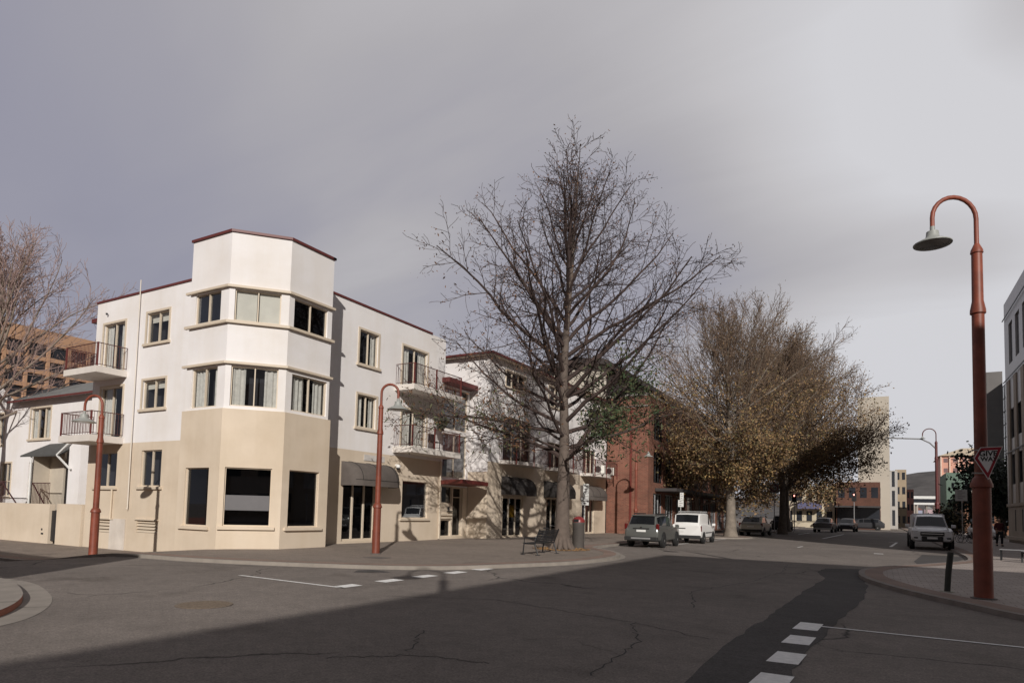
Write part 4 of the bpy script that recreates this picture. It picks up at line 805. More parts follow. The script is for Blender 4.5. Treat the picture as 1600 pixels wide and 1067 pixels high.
m=MB(); fence(m,-39.3,-37.6,17.3,1.1,2.5,12); m.tube([(-39.2,17.2,2.5),(-37.2,17.2,.9)],.035,4); m.build('handrail',mat('rail_dark',(.06,.02,.02),.5),tr)
fl_=MB(); fl_.box(-54,-37.5,17,19,-.6,1.1); fl_.build('terrace_floor',CONC,TH)

# ---------------- vehicles ----------------
RUB=mat('tyre_rubber',(.015,.015,.015),.8); RIM=mat('alloy_rim',(.40,.40,.40),.3,metal=.7); CGL=mat('car_glass',(.012,.013,.015),.06,spec=.9,var=.2); CHR=mat('chrome',(.6,.6,.6),.15,metal=1)
TAIL=mat('tail_red',(.11,.010,.010),.2); PLAS=mat('black_plastic',(.02,.02,.02),.6); HEAD=mat('headlight',(.55,.55,.55),.08,spec=.9)
def car(name,label,cat,loc,rz,scale,st,paint,wheels,wr=.33,glass=(),front=None,rear=None,sideglass=None,roofglass=True,group='cars parked and driving along the street'):
    o=thing(name,label,cat,loc,rz,group,scale)
    ring=[]
    for (y,zb,zs,zr,wb,wt) in st:
        h=[(0,zb),(.85*wb,zb),(.97*wb,zb+.10),(wb,(zb+zs)/2+.06),(.965*wb,zs),(.90*wb*.5+wt*.5 if zr-zs>.2 else .9*wb,zs+.035),(wt,zr-.06),(wt-.10,zr),(0,zr+.02)]
        ring.append([(x,y,z) for x,z in h]+[(-x,y,z) for x,z in h[-2:0:-1]])
    n=len(ring[0]); body=MB(); gl={}
    body.v=[p for r in ring for p in r]; k=len(st)
    for i in range(k-1):
        ga=st[i][3]-st[i][2]>.25; gb=st[i+1][3]-st[i+1][2]>.25
        for j in range(n):
            f=(i*n+j,i*n+(j+1)%n,(i+1)*n+(j+1)%n,(i+1)*n+j)
            body.f.append(f); body.m.append(0)
            key=None
            side=j in (5,n-6)
            if side and ga and gb and (sideglass is None or sideglass[0]<=i<sideglass[1]): key='side_window'
            elif side and ga!=gb and (sideglass is None): key=None
            if j in (6,7,8,9) and ga!=gb: key='windscreen' if ga else 'rear_window'
            if key:
                if j in (6,9): continue
                g=gl.setdefault((key,(i,j) if key=='side_window' else 0),MB()); ps=[Vector(body.v[q]) for q in f]; c=sum(ps,Vector())/4
                nn=(ps[2]-ps[0]).cross(ps[3]-ps[1]).normalized()
                ctr=Vector((0,c.y,c.z-.6)); nn=nn if nn.dot(c-ctr)>0 else -nn
                if key=='side_window': qs=[c+(p-c)*.90+nn*.012 for p in ps]
                else:
                    cc=Vector((0,c.y,c.z)); qs=[Vector(((p.x*1.0) if abs(p.x)<.01 else p.x*1.04,c.y+(p.y-c.y)*.86,c.z+(p.z-c.z)*.86))+nn*.014 for p in ps]
                g.add(qs,[(0,1,2,3)])
    body.f.append(tuple(range(n))); body.f.append(tuple((k-1)*n+j for j in range(n-1,-1,-1))); body.m+=[0,0]
    b=body.build('body',paint,o,smooth=28,recalc=True)
    sd=b.modifiers.new('bevel','BEVEL'); sd.width=.03; sd.segments=2; sd.limit_method='ANGLE'; sd.angle_limit=R_(28)
    for (kk,_),g in gl.items(): g.build(kk,CGL,o)
    wb=max(s[4] for s in st)
    for y in wheels:
        for sx in (-1,1):
            x=sx*(wb-.08)
            w=MB(); w.lathe([(wr*.62,-.11),(wr*.95,-.11),(wr,-.07),(wr,.07),(wr*.95,.11),(wr*.62,.11)],24,axis='x'); t_=w.build('wheel',RUB,o,loc=(x,y,wr),smooth=40)
            r=MB(); r.lathe([(wr*.62,-.09),(wr*.63,.09)],20,axis='x'); r.lathe([(.06,.0),(.07,.115*sx)],10,axis='x')
            for q in range(5):
                a=2*math.pi*q/5; r.add([(.105*sx,math.cos(a+d)*l,math.sin(a+d)*l) for d,l in ((-.35,.05),(-.16,wr*.6),(.16,wr*.6),(.35,.05))],[(0,1,2,3)])
            r.build('rim',RIM,t_,smooth=40)
            ar=MB(); ar.lathe([(wr*1.19,-.05),(wr*1.19,.055)],24,c=(sx*(wb-.05),y,wr+.03),axis='x'); ar.build('wheel_arch',PLAS,o)
    def pbx(nm,x0,x1,y0,y1,z0,z1,m_,bv=.01):
        q=MB(); q.box(x0,x1,y0,y1,z0,z1); return q.build(nm,m_,o,bevel=bv)
    return o,pbx
def mir(pbx,wb,y,z,m_):
    for s in (-1,1): pbx('mirror',s*wb-(.0 if s>0 else .2),s*wb+(.2 if s>0 else 0),y-.05,y+.07,z,z+.16,m_,.03)
SUVP=mat('dark_grey_paint',(.17,.175,.165),.28,metal=.5,var=.04); VANP=mat('white_paint',(.74,.73,.71),.35,var=.03); SILP=mat('silver_paint',(.50,.48,.43),.3,metal=.4); UTEP=mat('white_paint_ute',(.66,.66,.67),.3,var=.03); DKP=mat('dark_paint',(.06,.06,.065),.3,metal=.3); GRP=mat('grey_paint',(.22,.21,.21),.3,metal=.4)
def rearlamps(pbx,wb,z0,z1,w=.15,y=.03):
    for s in (-1,1): pbx('tail_light',min(s*(wb-w),s*wb),max(s*(wb-w),s*wb),y-.0,y+.14,z0,z1,TAIL,.03)
suvst=[(0,.42,.88,.93,.80,.68),(.05,.34,.98,1.03,.87,.72),(.13,.32,1.06,1.14,.89,.72),(.42,.30,1.10,1.60,.90,.66),(1.1,.30,1.07,1.69,.91,.67),(2.0,.30,1.04,1.70,.91,.67),(2.75,.30,1.02,1.63,.91,.66),(3.5,.30,1.0,1.08,.90,.72),(4.25,.33,.90,.95,.86,.70),(4.5,.42,.78,.82,.78,.62)]
o,pb=car('parked_car','dark grey four-wheel-drive wagon parked nearest at the left kerb','car',(-10.85,32.7,RZ),R_(1),1.03,suvst,SUVP,(.95,3.55),.36)
rearlamps(pb,.90,.92,1.22); pb('rear_bumper',-.86,.86,-.09,.1,.36,.56,PLAS,.03); pb('number_plate',-.24,.24,-.03,.0,.80,.91,STEELW,.003); pb('tailgate_trim',-.42,.42,-.03,.02,.945,1.0,PLAS); mir(pb,.9,3.2,1.02,SUVP)
for s in (-1,1): pb('roof_rail',s*.6-.02,s*.6+.02,.7,2.7,1.70,1.76,PLAS)
pb('bumper_skid',-.5,.5,-.10,-.085,.44,.52,GALV,.01); pb('rear_wiper',-.02,.3,.16,.18,1.17,1.19,PLAS,.002); pb('spoiler',-.6,.6,.32,.5,1.60,1.66,SUVP,.02); pb('badge',-.04,.04,-.03,.0,1.02,1.06,CHR,.003)
pb('tow_bar',-.06,.06,-.2,.1,.34,.42,PLAS)
for s in (-1,1):
    pb('door_handle',min(s*.9,s*.93),max(s*.9,s*.93),1.6,1.78,.93,.97,SUVP); pb('door_handle',min(s*.9,s*.93),max(s*.9,s*.93),2.5,2.68,.92,.96,SUVP)
vst=[(0,.38,1.02,1.08,.84,.74),(.04,.32,1.10,1.16,.88,.75),(.10,.30,1.12,1.22,.885,.74),(.24,.30,1.14,1.76,.89,.74),(.7,.30,1.14,1.82,.89,.76),(2.35,.30,1.10,1.83,.89,.76),(2.9,.30,1.05,1.74,.89,.70),(3.45,.30,1.02,1.10,.88,.72),(4.1,.33,.88,.93,.84,.66),(4.3,.42,.75,.80,.76,.6)]
o,pb=car('parked_van','white panel van with a roof rack parked in front of the grey wagon','van',(-10.5,40.4,RZ),R_(1),1.03,vst,VANP,(.75,3.4),.32,sideglass=(5,7))
for s in (-1,1): pb('tail_light',min(s*.74,s*.89),max(s*.74,s*.89),.02,.16,.72,1.08,TAIL,.03)
pb('rear_bumper',-.85,.85,-.08,.1,.30,.50,PLAS,.03); pb('number_plate',-.62,-.14,-.03,.0,.70,.81,STEELW,.003); pb('door_trim',-.7,-.05,-.03,.0,.88,.93,PLAS); pb('door_gap',-.01,.01,.0,.02,.5,1.1,PLAS); mir(pb,.9,3.0,1.05,VANP); pb('side_strip',.86,.9,1.2,3.0,.62,.68,PLAS)
for y in (.9,1.7,2.4): pb('roof_rack',-.7,.7,y-.03,y+.03,1.9,1.95,GALV)
for s in (-1,1): pb('roof_rack',s*.66-.02,s*.66+.02,.7,2.6,1.86,1.91,GALV)
wst=[(0,.40,.78,.83,.76,.66),(.06,.30,.88,.93,.84,.68),(.2,.28,.95,1.02,.86,.68),(.7,.27,.97,1.42,.87,.60),(1.3,.27,.95,1.48,.87,.61),(2.4,.27,.93,1.48,.87,.61),(2.9,.27,.92,1.40,.87,.60),(3.6,.27,.90,.97,.86,.68),(4.3,.3,.78,.83,.82,.64),(4.5,.4,.68,.72,.74,.58)]
o,pb=car('parked_car','silver station wagon parked beyond the second tree','car',(-10.35,62.3,RZ),R_(-1),1.22,wst,SILP,(.8,3.5),.31)
rearlamps(pb,.86,.72,.98,.16); pb('rear_bumper',-.82,.82,-.07,.1,.34,.50,PLAS,.03); pb('number_plate',-.24,.24,-.03,.0,.66,.76,STEELW,.003); mir(pb,.86,3.2,.92,SILP)
o,pb=car('car','grey hatchback driving away, left of the two distant cars','car',(-6.4,90,RZ),R_(-4),1.25,wst,GRP,(.8,3.5),.31)
rearlamps(pb,.86,.72,.92,.2); pb('rear_bumper',-.82,.82,-.07,.1,.3,.46,STEELW,.03)
o,pb=car('car','dark car stopped in the centre lane, right of the two distant cars','car',(-3.9,106,RZ),R_(176),1.25,wst,DKP,(.8,3.5),.31)
for s in (-1,1): pb('headlight',s*.6-.15,s*.6+.15,4.4,4.5,.58,.72,HEAD)
o,pb=car('parked_car','black car parked in deep shade beyond the dark plane trunk','car',(-11.6,92,RZ),0,1.2,suvst,DKP,(.95,3.55),.36); rearlamps(pb,.9,.92,1.1)
o,pb=car('car','low black car far away in the dark right part of the road end','car',(.6,125,RZ),R_(90),1.3,wst,DKP,(.8,3.5),.31)
o,pb=car('parked_car','white car half hidden behind the ute beside the bicycles','car',(9.0,84,RZ),R_(180),1.2,wst,VANP,(.8,3.5),.31)
ust=[(0,.5,.98,1.03,.80,.74),(.05,.45,1.03,1.62,.86,.72),(.2,.45,1.05,1.80,.88,.76),(1.6,.45,1.05,1.82,.88,.76),(1.7,.40,1.05,1.74,.88,.66),(2.6,.38,1.05,1.74,.90,.66),(3.15,.38,1.05,1.66,.90,.64),(3.85,.38,1.05,1.13,.91,.74),(4.7,.40,.98,1.03,.90,.72),(4.95,.46,.88,.92,.84,.64)]
o,pb=car('parked_ute','white utility vehicle with a canopy facing the camera on the right','ute',(2.72,53.0,RZ),R_(180),1.23,ust,UTEP,(.95,4.1),.37,sideglass=(4,7))
pb('grille',-.50,.50,4.93,4.99,.70,.88,PLAS,.02); pb('grille_bar',-.46,.46,4.985,5.01,.78,.82,CHR,.005); pb('grille_bar',-.5,.5,4.97,5.0,.88,.91,CHR,.005)
for s in (-1,1):
    pb('headlight',min(s*.56,s*.86),max(s*.56,s*.86),4.72,4.93,.78,.95,HEAD,.03); pb('fog_light',min(s*.6,s*.78),max(s*.6,s*.78),4.85,4.97,.55,.63,PLAS,.02)
pb('front_bumper',-.45,.45,4.88,5.0,.42,.68,PLAS,.04); pb('number_plate',-.22,.22,5.0,5.015,.54,.64,STEELW,.003); mir(pb,.9,3.4,1.1,UTEP)

# ---------------- person ----------------
def person(label,loc,rz,sc,pose,top,bot,hairc,skin):
    o=thing('person',label,'person',loc,rz,None,sc)
    def skinned(name,verts,edges,m_,root=0,sub_=2):
        me=bpy.data.meshes.new(name); me.from_pydata([v[:3] for v in verts],edges,[]); ob=bpy.data.objects.new(name,me); COL.objects.link(ob); ob.parent=o
        sk=ob.modifiers.new('skin','SKIN'); sk.use_smooth_shade=True
        for i,v in enumerate(verts):
            d=me.skin_vertices[0].data[i]; d.radius=(v[3],v[4] if len(v)>4 else v[3]); d.use_root=(i==root)
        ss=ob.modifiers.new('sub','SUBSURF'); ss.levels=sub_; ss.render_levels=sub_; me.materials.append(m_); return ob
    # body: pelvis, spine, neck, head, arms, legs in mid stride
    v=[(0,0,.93,.15,.10),(0,0,1.12,.14,.10),(0,0,1.34,.18,.11),(0,0,1.46,.07,.07),(0,-.01,1.55,.06,.065),(0,-.02,1.64,.085,.10),(0,-.01,1.72,.06,.07),
       (.17,0,1.40,.06),(.24,.03,1.14,.048),(.22,-.12,.93,.036),(-.17,0,1.40,.06),(-.24,-.02,1.14,.048),(-.20,-.14,.95,.036),
       (.09,0,.88,.10),(.10,-.14,.50,.062),(.10,-.12,.10,.045),(.10,-.26,.05,.035),(-.09,0,.88,.10),(-.10,.05,.50,.062),(-.10,.20,.12,.045),(-.10,.12,.03,.035),
       (.21,-.17,.86,.028),(-.19,-.2,.88,.028)]
    e=[(0,1),(1,2),(2,3),(3,4),(4,5),(5,6),(2,7),(7,8),(8,9),(2,10),(10,11),(11,12),(0,13),(13,14),(14,15),(15,16),(0,17),(17,18),(18,19),(19,20),(9,21),(12,22)]
    skinned('body',v,e,skin)
    skinned('jacket',[(0,0,.90,.165,.125),(0,0,1.12,.165,.12),(0,0,1.34,.20,.13),(.18,0,1.40,.075),(.245,.03,1.14,.062),(.225,-.11,.95,.05),(-.18,0,1.40,.075),(-.245,-.02,1.14,.062),(-.205,-.13,.97,.05),(0,0,1.45,.09,.08)],[(0,1),(1,2),(2,3),(3,4),(4,5),(2,6),(6,7),(7,8),(2,9)],top)
    skinned('trousers',[(0,0,.92,.16,.12),(.09,0,.86,.115),(.10,-.14,.50,.078),(.10,-.12,.12,.062),(-.09,0,.86,.115),(-.10,.05,.50,.078),(-.10,.20,.14,.062)],[(0,1),(1,2),(2,3),(0,4),(4,5),(5,6)],bot)
    skinned('hair',[(0,.03,1.74,.085,.10),(0,.05,1.62,.11,.08),(.05,.05,1.50,.07,.05),(-.05,.05,1.50,.07,.05)],[(0,1),(1,2),(1,3)],hairc,sub_=2)
    for x,y,z in ((.10,-.2,.0),(-.10,.14,.0)): m=MB(); m.box(x-.05,x+.05,y-.12,y+.14,z,z+.09); m.build('shoe',BLACK,o,bevel=.03)
    for s,bx,by,bz in ((1,.21,-.17,.86),(-1,-.19,-.2,.88)):
        for f in range(4): m=MB(); x=bx+(f-1.5)*.016; m.tube([(x,by,bz),(x,by-.012,bz-.045-.006*(1.5-abs(f-1.5))),(x-.004*s,by+.004,bz-.085)],[.0085,.008,.006],5); m.build('finger',skin,o)
        m=MB(); m.tube([(bx-.02*s,by-.02,bz+.02),(bx-.045*s,by-.04,bz-.01),(bx-.04*s,by-.045,bz-.045)],[.011,.009,.007],5); m.build('thumb',skin,o)
    m=MB()
    for x in (-.033,.033): m.lathe([(.010,0),(.002,-.006)],8,c=(x,-.122,1.655),axis='y')
    m.build('eye',BLACK,o); m=MB(); m.add([(-.016,-.115,1.61),(.016,-.115,1.61),(0,-.15,1.612),(0,-.118,1.655)],[(0,1,2),(0,2,3),(1,2,3)]); m.build('nose',skin,o); m=MB(); m.box(-.025,.025,-.122,-.112,1.578,1.586); m.build('mouth',mat('lip',(.25,.08,.07),.6),o)
    return o
SK=mat('skin',(.45,.27,.19),.6)
person('pedestrian with dark hair, maroon jacket and black trousers walking towards the camera',(7.32,57.2,0),R_(5),1.13,0,mat('maroon_cloth',(.075,.014,.018),.9),mat('black_cloth',(.02,.02,.024),.9),mat('dark_hair',(.02,.012,.01),.7),SK)
bg_=thing('shoulder_bag','dark shoulder bag carried at the pedestrian\'s side','bag',(7.68,57.15,1.0)); m=MB(); m.box(-.09,.09,-.16,.16,0,.42); m.build('pouch',BLACK,bg_,bevel=.04); m=MB(); m.tube([(-.02,-.1,.4),(-.16,0,.72),(-.02,.12,.4)],.012,4); m.build('strap',BLACK,bg_)
# ---------------- trees ----------------
def rot_about(v,ax,a): return Matrix.Rotation(a,3,ax)@v
class Tree:
    def __init__(s,seed): s.r=random.Random(seed); s.br={}; s.tips=[]
    def grow(s,p,d,Ln,r,lv,c):
        R=s.r; n=c['seg'][lv]; pts=[p.copy()]; rs=[r]; st=Ln/n; dd=d.copy(); r1=max(c['rmin'],r*c['taper'][lv])
        for i in range(n):
            w=c['wob'][lv]; dd=(dd+Vector((R.gauss(0,w),R.gauss(0,w),R.gauss(0,w)))+Vector((0,0,c['up'][lv]))).normalized(); p=p+dd*st; pts.append(p.copy()); rs.append(r+(r1-r)*(i+1)/n)
        s.br.setdefault(lv,[]).append((pts,rs))
        if lv+1<c['lv']:
            k=c['kids'][lv]; k=max(1,int(k*(.75+.5*R.random()))); t0=c['t0'][lv]; side=R.random()*6.28
            for j in range(k):
                t=t0+(1-t0)*(j+R.random()*.8)/k; f=min(t*n,n-.001); i=int(f); q=pts[i].lerp(pts[i+1],f-i); dv=(pts[i+1]-pts[i]).normalized()
                side+=2.4+R.uniform(-.5,.5); ax=rot_about(dv.orthogonal().normalized(),dv,side); a=c['ang'][lv]*R.uniform(.75,1.25)
                s.grow(q,rot_about(dv,ax,a),Ln*c['lr'][lv]*(1.1-.55*t)*R.uniform(.7,1.2),max(c['rmin'],(rs[i])*c['rr']),lv+1,c)
        else: s.tips.append((pts[-1],pts[len(pts)//2],dd))
    def meshes(s,c,root,bark,twig,split=2):
        for nm,lvs,m_,sm in (('trunk',[l for l in s.br if l<split],bark,50),('twigs',[l for l in s.br if l>=split],twig,0)):
            mb=MB()
            for l in lvs:
                for pts,rs in s.br[l]: mb.tube(pts,rs,c['sides'][l],cap=False)
            yield mb.build(nm,m_,root,smooth=sm)
def leafmesh(T,n,size,R,name,mats,root,zf=None,spread=.25,ell=.55):
    mb=MB(); k=0
    while k<n:
        tip,mid,d=R.choice(T.tips); t=R.random(); p=tip.lerp(mid,t)+Vector((R.gauss(0,spread),R.gauss(0,spread),R.gauss(0,spread)))
        if zf and R.random()>zf(p): k+=.25; continue
        a=Vector((R.gauss(0,1),R.gauss(0,1),R.gauss(0,1)-.4)).normalized(); b=rot_about(a.orthogonal().normalized(),a,R.random()*6.28); s=size*R.uniform(.6,1.35); k+=1
        mb.add([p-a*s,p+b*s*ell-a*s*.1,p+a*s,p-b*s*ell-a*s*.1],[(0,1,2,3)],int(R.random()*len(mats)))
    return mb.build(name,mats,root)
def leafm(name,c): return mat(name,c,.75,var=.35,vs=1.2)
BARK=mat('grey_bark',(.12,.093,.077),.95,var=.22,vs=4,bump=.6,bs=18); TWIG=mat('dark_twig',(.055,.036,.031),.9,var=.3,vs=2); BARKD=mat('brown_bark',(.13,.105,.085),.95,var=.3,vs=3,bump=.5,bs=12)
def ellen(q,d,c,rx,rz):
    o=Vector(((q.x-c[0])/rx,(q.y-c[1])/rx,(q.z-c[2])/rz)); e=Vector((d.x/rx,d.y/rx,d.z/rz)); a=e.dot(e); b=o.dot(e); cc=o.dot(o)-1; D=b*b-a*cc
    return max(.8,(-b+math.sqrt(D))/a) if D>0 else .8
def excurrent(T,lead,lr_,h0,h1,n,el0,el1,c,rx,rz,cfg,rk=.0125,extra=()):
    R=T.r
    def at(h):
        for i in range(len(lead)-1):
            if lead[i].z<=h<=lead[i+1].z: t=(h-lead[i].z)/(lead[i+1].z-lead[i].z); return lead[i].lerp(lead[i+1],t), lr_[i]+(lr_[i+1]-lr_[i])*t
        return lead[-1],.02
    T.br[0]=[(lead,lr_)]; az=R.random()*6
    for i in range(n):
        t=(i+R.random()*.6)/n; h=h0+(h1-h0)*t; az+=2.4+R.uniform(-.4,.4); el=el0+(el1-el0)*t+R.uniform(-.12,.12); q,rr=at(h)
        d=Vector((math.cos(az)*math.cos(el),math.sin(az)*math.cos(el),math.sin(el))); Ln=ellen(q,d,c,rx,rz)*R.uniform(.84,1.04); T.grow(q,d,Ln,min(rr*.6,rk*Ln+.012),1,cfg)
    for az,el,Ln,h,r in extra:
        q,rr=at(h); T.grow(q,Vector((math.cos(az)*math.cos(el),math.sin(az)*math.cos(el),math.sin(el))),Ln,r,1,cfg)
# main bare tree
T=Tree(11); R=T.r
cm=dict(lv=4,seg=[16,10,6,4],wob=[.03,.10,.15,.2],up=[0,.025,.03,.02],taper=[.1,.2,.35,.6],rmin=.009,kids=[1,13,9,1],t0=[0,.18,.10,.1],ang=[.8,.72,.8,.8],lr=[.5,.38,.44,.6],rr=.45,sides=[14,6,3,3])
root=thing('bare_tree','tall nearly bare tree with grey trunk in front of the second white block','tree',(-12.3,26.15,0),0,'street trees')
lead=[Vector((0,0,-.05)),Vector((0,0,1.2)),Vector((.02,0,3.0)),Vector((0,.05,5)),Vector((-.1,.05,7.5)),Vector((.02,0,10)),Vector((.15,.1,12.5)),Vector((.3,0,14.5)),Vector((.35,.1,16)),Vector((.5,0,17.8))]
lr_=[.42,.31,.28,.215,.18,.14,.10,.065,.035,.012]
excurrent(T,lead,lr_,3.8,14.2,46,.22,1.32,(.5,.3,10.2),6.7,7.7,cm,extra=[(3.5,.62,6.9,4.0,.11),(.55,.68,7.8,4.1,.12),(.55,.38,8.3,6.8,.10),(3.7,.3,7.5,5.2,.09),(3.3,.5,7.8,6.4,.09)])
for i in range(12):  # root flare
    a=i*.55; T.br[0].append(([Vector((math.cos(a)*.25,math.sin(a)*.25,.5)),Vector((math.cos(a)*.42,math.sin(a)*.42,.12)),Vector((math.cos(a)*.62,math.sin(a)*.62,-.06))],[.12,.11,.05]))
list(T.meshes(cm,root,BARK,TWIG,split=1))
PODM=[leafm('pod_brown',(.10,.06,.05)),leafm('dry_leaf',(.16,.08,.04))]
leafmesh(T,7000,.045,R,'seed_pods',PODM,root,spread=.14)
lat=lambda p:p.x*.87+p.y*.49
class Sub: pass
Q=Sub(); Q.tips=[t for t in T.tips if (1.0<lat(t[0])<4.4 and 4.3<t[0].z<8.2)]; leafmesh(Q,3400,.115,R,'foliage',[leafm('olive_leaf',(.07,.075,.03)),leafm('dark_green_leaf',(.035,.06,.022))],root,spread=.28,ell=.3)
Q.tips=[t for t in T.tips if (lat(t[0])<-1.6 and t[0].z<7.0)]; leafmesh(Q,1100,.10,R,'foliage',[leafm('olive_leaf',(.07,.075,.03)),leafm('dry_leaf',(.16,.08,.04))],root,spread=.25,ell=.3)
Q.tips=[t for t in T.tips if (lat(t[0])<-2 and 6.5<t[0].z<13)]; leafmesh(Q,900,.07,R,'foliage',[leafm('dry_leaf',(.16,.08,.04)),leafm('pod_brown',(.10,.06,.05))],root,spread=.2,ell=.4)
# plane trees
def plane(seed,label,loc,H,rad,trunkh,tr_,leafn,name='plane_tree',leafsize=.2,lean=(0,0),mats=None,zf=None,lim=9,kids=(1,9,8,5),bark=BARK,twig=None,spread=.5,first=.9,rmin=.013,lt=.30,c2=None):
    T=Tree(seed); R=T.r
    c=dict(lv=4,seg=[6,9,5,3],wob=[.03,.07,.12,.18],up=[0,.03,.04,.03],taper=[.7,.22,.3,.6],rmin=rmin,kids=kids,t0=[.7,.22,.15,.1],ang=[.6,.55,.62,.7],lr=[1,.42,.42,.55],rr=.45,sides=[12,6,3,3])
    root=thing(name,label,'tree',loc,0,'street trees'); top=Vector((lean[0],lean[1],trunkh))
    T.br[0]=[([Vector((0,0,-.05)),Vector((0,0,.4)),top*.5,top],[tr_*1.35,tr_*1.05,tr_*.92,tr_*.95])]
    for i in range(lim):
        a=i*2*math.pi/lim*1.62+R.uniform(-.2,.2); k=(i%3)/2; el=first*.45+k*.85; el=min(1.42,el)
        Ln=math.sqrt((rad*math.cos(el))**2+((H-trunkh)*math.sin(el))**2)*R.uniform(.85,1.05)
        T.grow(top-Vector((0,0,R.random()*.8)),Vector((math.cos(a)*math.cos(el),math.sin(a)*math.cos(el),math.sin(el))),Ln,tr_*lt,1,c)
    list(T.meshes(c,root,bark,twig or TWIGP))
    if leafn: leafmesh(T,leafn,leafsize,R,'foliage',mats or PL,root,zf=zf,spread=spread)
    return T
TWIGP=mat('plane_twig',(.20,.14,.10),.9,var=.3,vs=1)
PBARK=mat('plane_bark',(.19,.16,.13),.95,var=.3,vs=2.5,bump=.4,bs=12)
PL=[leafm('brown_leaf',(.18,.105,.052)),leafm('tan_leaf',(.27,.17,.08)),leafm('olive_leaf2',(.15,.12,.052)),leafm('dark_brown_leaf',(.065,.04,.026)),leafm('brown_leaf',(.18,.105,.052)),leafm('tan_leaf',(.27,.17,.08)),leafm('olive_leaf2',(.15,.12,.052)),leafm('yellow_leaf',(.31,.20,.075))]
PU=[leafm('brown_leaf',(.18,.105,.052)),leafm('dark_brown_leaf',(.065,.04,.026)),leafm('olive_leaf2',(.15,.12,.052)),leafm('tan_leaf',(.27,.17,.08))]
def plane2(seed,label,loc,ldz,c,rx,rz,tr_,n,kids,leaves_,el=(.15,1.2),h0=4.4,name='plane_tree',rmin=.015,bark=None,twig=None,wob=.07,rk=.0125,extra=(),up=.05):
    T=Tree(seed); R=T.r; cfg=dict(lv=4,seg=[8,9,6,3],wob=[.03,wob,.11,.16],up=[0,up,.05,.04],taper=[.1,.2,.35,.6],rmin=rmin,kids=kids,t0=[0,.15,.1,.1],ang=[.6,.55,.6,.7],lr=[1,.42,.46,.5],rr=.45,sides=[12,6,3,3])
    root=thing(name,label,'tree',loc,0,'street trees')
    lead=[Vector((0,0,-.05))]; rr=[tr_*1.5]; x=y=0
    for k in range(1,10): z=ldz*(k/9)**1.05; x+=R.uniform(-.25,.25)*(z>h0); y+=R.uniform(-.25,.25)*(z>h0); lead.append(Vector((x,y,z))); rr.append(max(.02,tr_*(1-.93*(z/ldz))**.8*(1 if z<h0 else .8)))
    lead.insert(1,Vector((0,0,.5))); rr.insert(1,tr_*1.12)
    excurrent(T,lead,rr,h0,ldz*.93,n,el[0],el[1],c,rx,rz,cfg,rk=rk,extra=extra); list(T.meshes(cfg,root,bark or PBARK,twig or TWIGP))
    for nn,sz,m_,flt,sp_ in leaves_:
        Q=type('Q',(),{})(); Q.tips=[t for t in T.tips if flt(t[0])]
        if Q.tips: leafmesh(Q,nn,sz,R,'foliage',m_,root,spread=sp_)
    return T
LOWF=lambda z:(lambda p:p.z<z)
plane2(21,'big plane tree with yellow-brown low leaves and bare twiggy top behind the white van',(-10.6,54.6,0),14.5,(.3,0,11.8),8.3,7.5,.42,48,(1,16,12,7),[(22000,.095,PL,LOWF(8.2),.4),(7000,.085,PL,lambda p:8.2<=p.z<12.5,.3),(3500,.06,PU,lambda p:p.z>=12.5,.2)],el=(-.05,1.35),up=.05,rmin=.012,rk=.0095)
plane2(22,'dark plane tree with a forked trunk overhanging the far road',(-9.9,82.5,0),18.0,(1.6,.9,12.4),10.0,9.2,.60,54,(1,17,12,7),[(26000,.12,PU,LOWF(11),.45),(13000,.11,PL,lambda p:11<=p.z<17,.4),(6000,.09,PU,lambda p:p.z>=17,.3)],el=(-.1,1.2),h0=6,bark=BARKD,rmin=.017,rk=.0095,extra=[(.6,.8,9.5,4.6,.26),(.5,.10,12,6.8,.18),(.42,.0,12.5,8,.15),(.62,.22,12,7.5,.15),(.3,.15,11.5,7,.15),(.1,.35,9,7,.15)])
plane2(23,'brown leafy plane tree filling the gap between the two large planes',(-8.8,72,0),16,(0,0,12.6),7.6,8.5,.36,46,(1,16,12,7),[(12000,.10,PU,LOWF(11),.4),(6000,.09,PL,lambda p:11<=p.z<16,.35),(2500,.08,PU,lambda p:p.z>=16,.3)],el=(.1,1.3),h0=5.5,bark=BARKD,rmin=.015,up=.055,rk=.0095)
plane(24,'smaller orange-leaved tree far behind near the cream shopfront',(-13.5,118,0),13.5,8.0,3.6,.3,9000,leafsize=.22,lim=10,mats=PL[:4],spread=.8)
plane(25,'leafy orange tree in front of the glazed brick warehouse front',(-14.3,58.5,0),9.8,5.5,3.2,.2,9000,leafsize=.12,lim=9,mats=PL,spread=.5,first=.4)
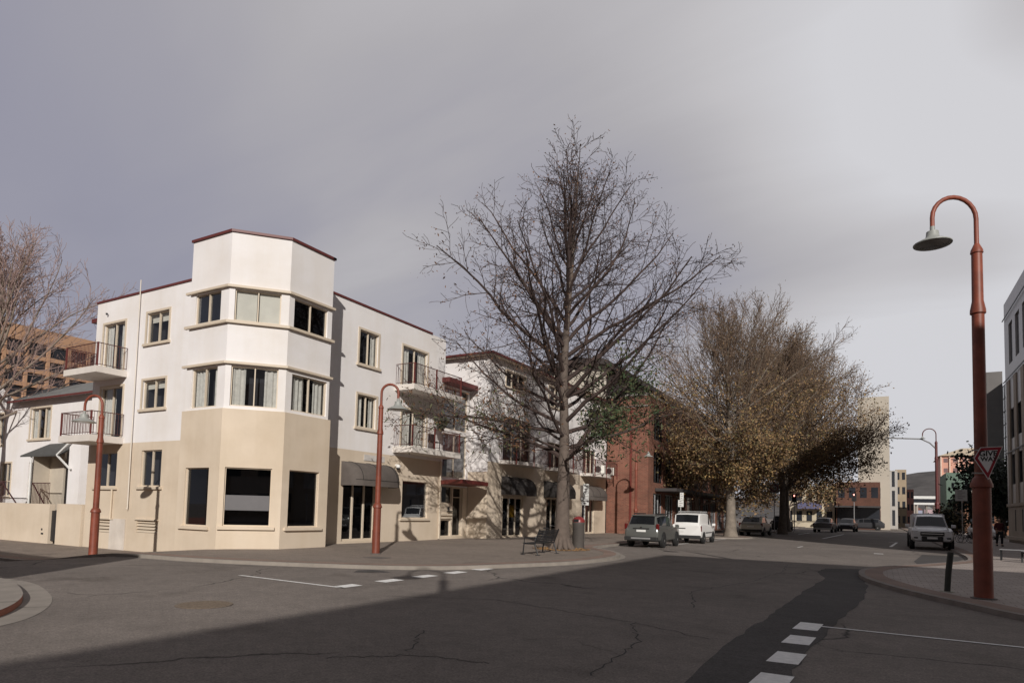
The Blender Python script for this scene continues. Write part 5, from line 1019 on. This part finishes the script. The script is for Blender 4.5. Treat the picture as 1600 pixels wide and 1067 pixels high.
plane2(26,'leaning bare tree with pinkish twigs beside the terraced house',(-46.2,17.7,-.5),15.5,(.2,.1,12.0),6.4,6.2,.34,36,(1,13,9,6),[],el=(.5,1.35),h0=6.4,name='bare_tree',twig=mat('pink_twig',(.31,.215,.19),.9,var=.2),bark=mat('pale_bark',(.22,.175,.14),.95,var=.25,vs=3),rmin=.011,rk=.011)
plane(27,'dark evergreen tree beside the right facade above the pedestrian',(12.0,91,0),9.8,3.2,2.2,.3,9000,name='evergreen_tree',leafsize=.26,lim=9,mats=[leafm('evergreen1',(.012,.018,.010)),leafm('evergreen2',(.02,.028,.014))],spread=.9,bark=BARKD)
plane(28,'low dark shrubby tree behind the bicycles at the right kerb',(7.4,99,0),3.2,1.6,.9,.2,2200,name='evergreen_tree',leafsize=.2,lim=8,mats=[leafm('evergreen1',(.012,.018,.010)),leafm('olive_leaf2',(.11,.10,.035))],spread=.6,bark=BARKD)
# fallen leaves and mulch at the bare tree foot
m=MB(); rl=random.Random(4)
for i in range(900):
    a=rl.random()*6.28; q=rl.random()**.7*1.3; x,y=-12.3+math.cos(a)*q,26.15+math.sin(a)*q; s=.04; d=rl.random()*3; m.add([(x+s*math.cos(d),y+s*math.sin(d),.02+rl.random()*.03),(x-s*math.sin(d),y+s*math.cos(d),.012),(x-s*math.cos(d),y-s*math.sin(d),.02),(x+s*math.sin(d),y-s*math.cos(d),.03)],[(0,1,2,3)])
tag(m.build('fallen_leaves',leafm('fallen_leaf',(.30,.17,.07))),'fallen orange leaves scattered around the bare tree foot','fallen leaves',kind='stuff')
m=MB(); m.lathe([(1.25,.004),(1.2,.012)],24,c=(-12.3,26.15,0)); tag(m.build('tree_pit',mat('tree_pit_soil',(.16,.115,.08),1,var=.3,vs=8)),kind='structure')
# overhead wire
m=MB(); m.tube([(-21.2,27.9,10.9),(-16,36,10.4),(-12,50,10.3)],.015,4); tag(m.build('overhead_cable',BLACK),'thin dark cable running from the roof corner to the trees','cable')
print('objects',len(bpy.data.objects))
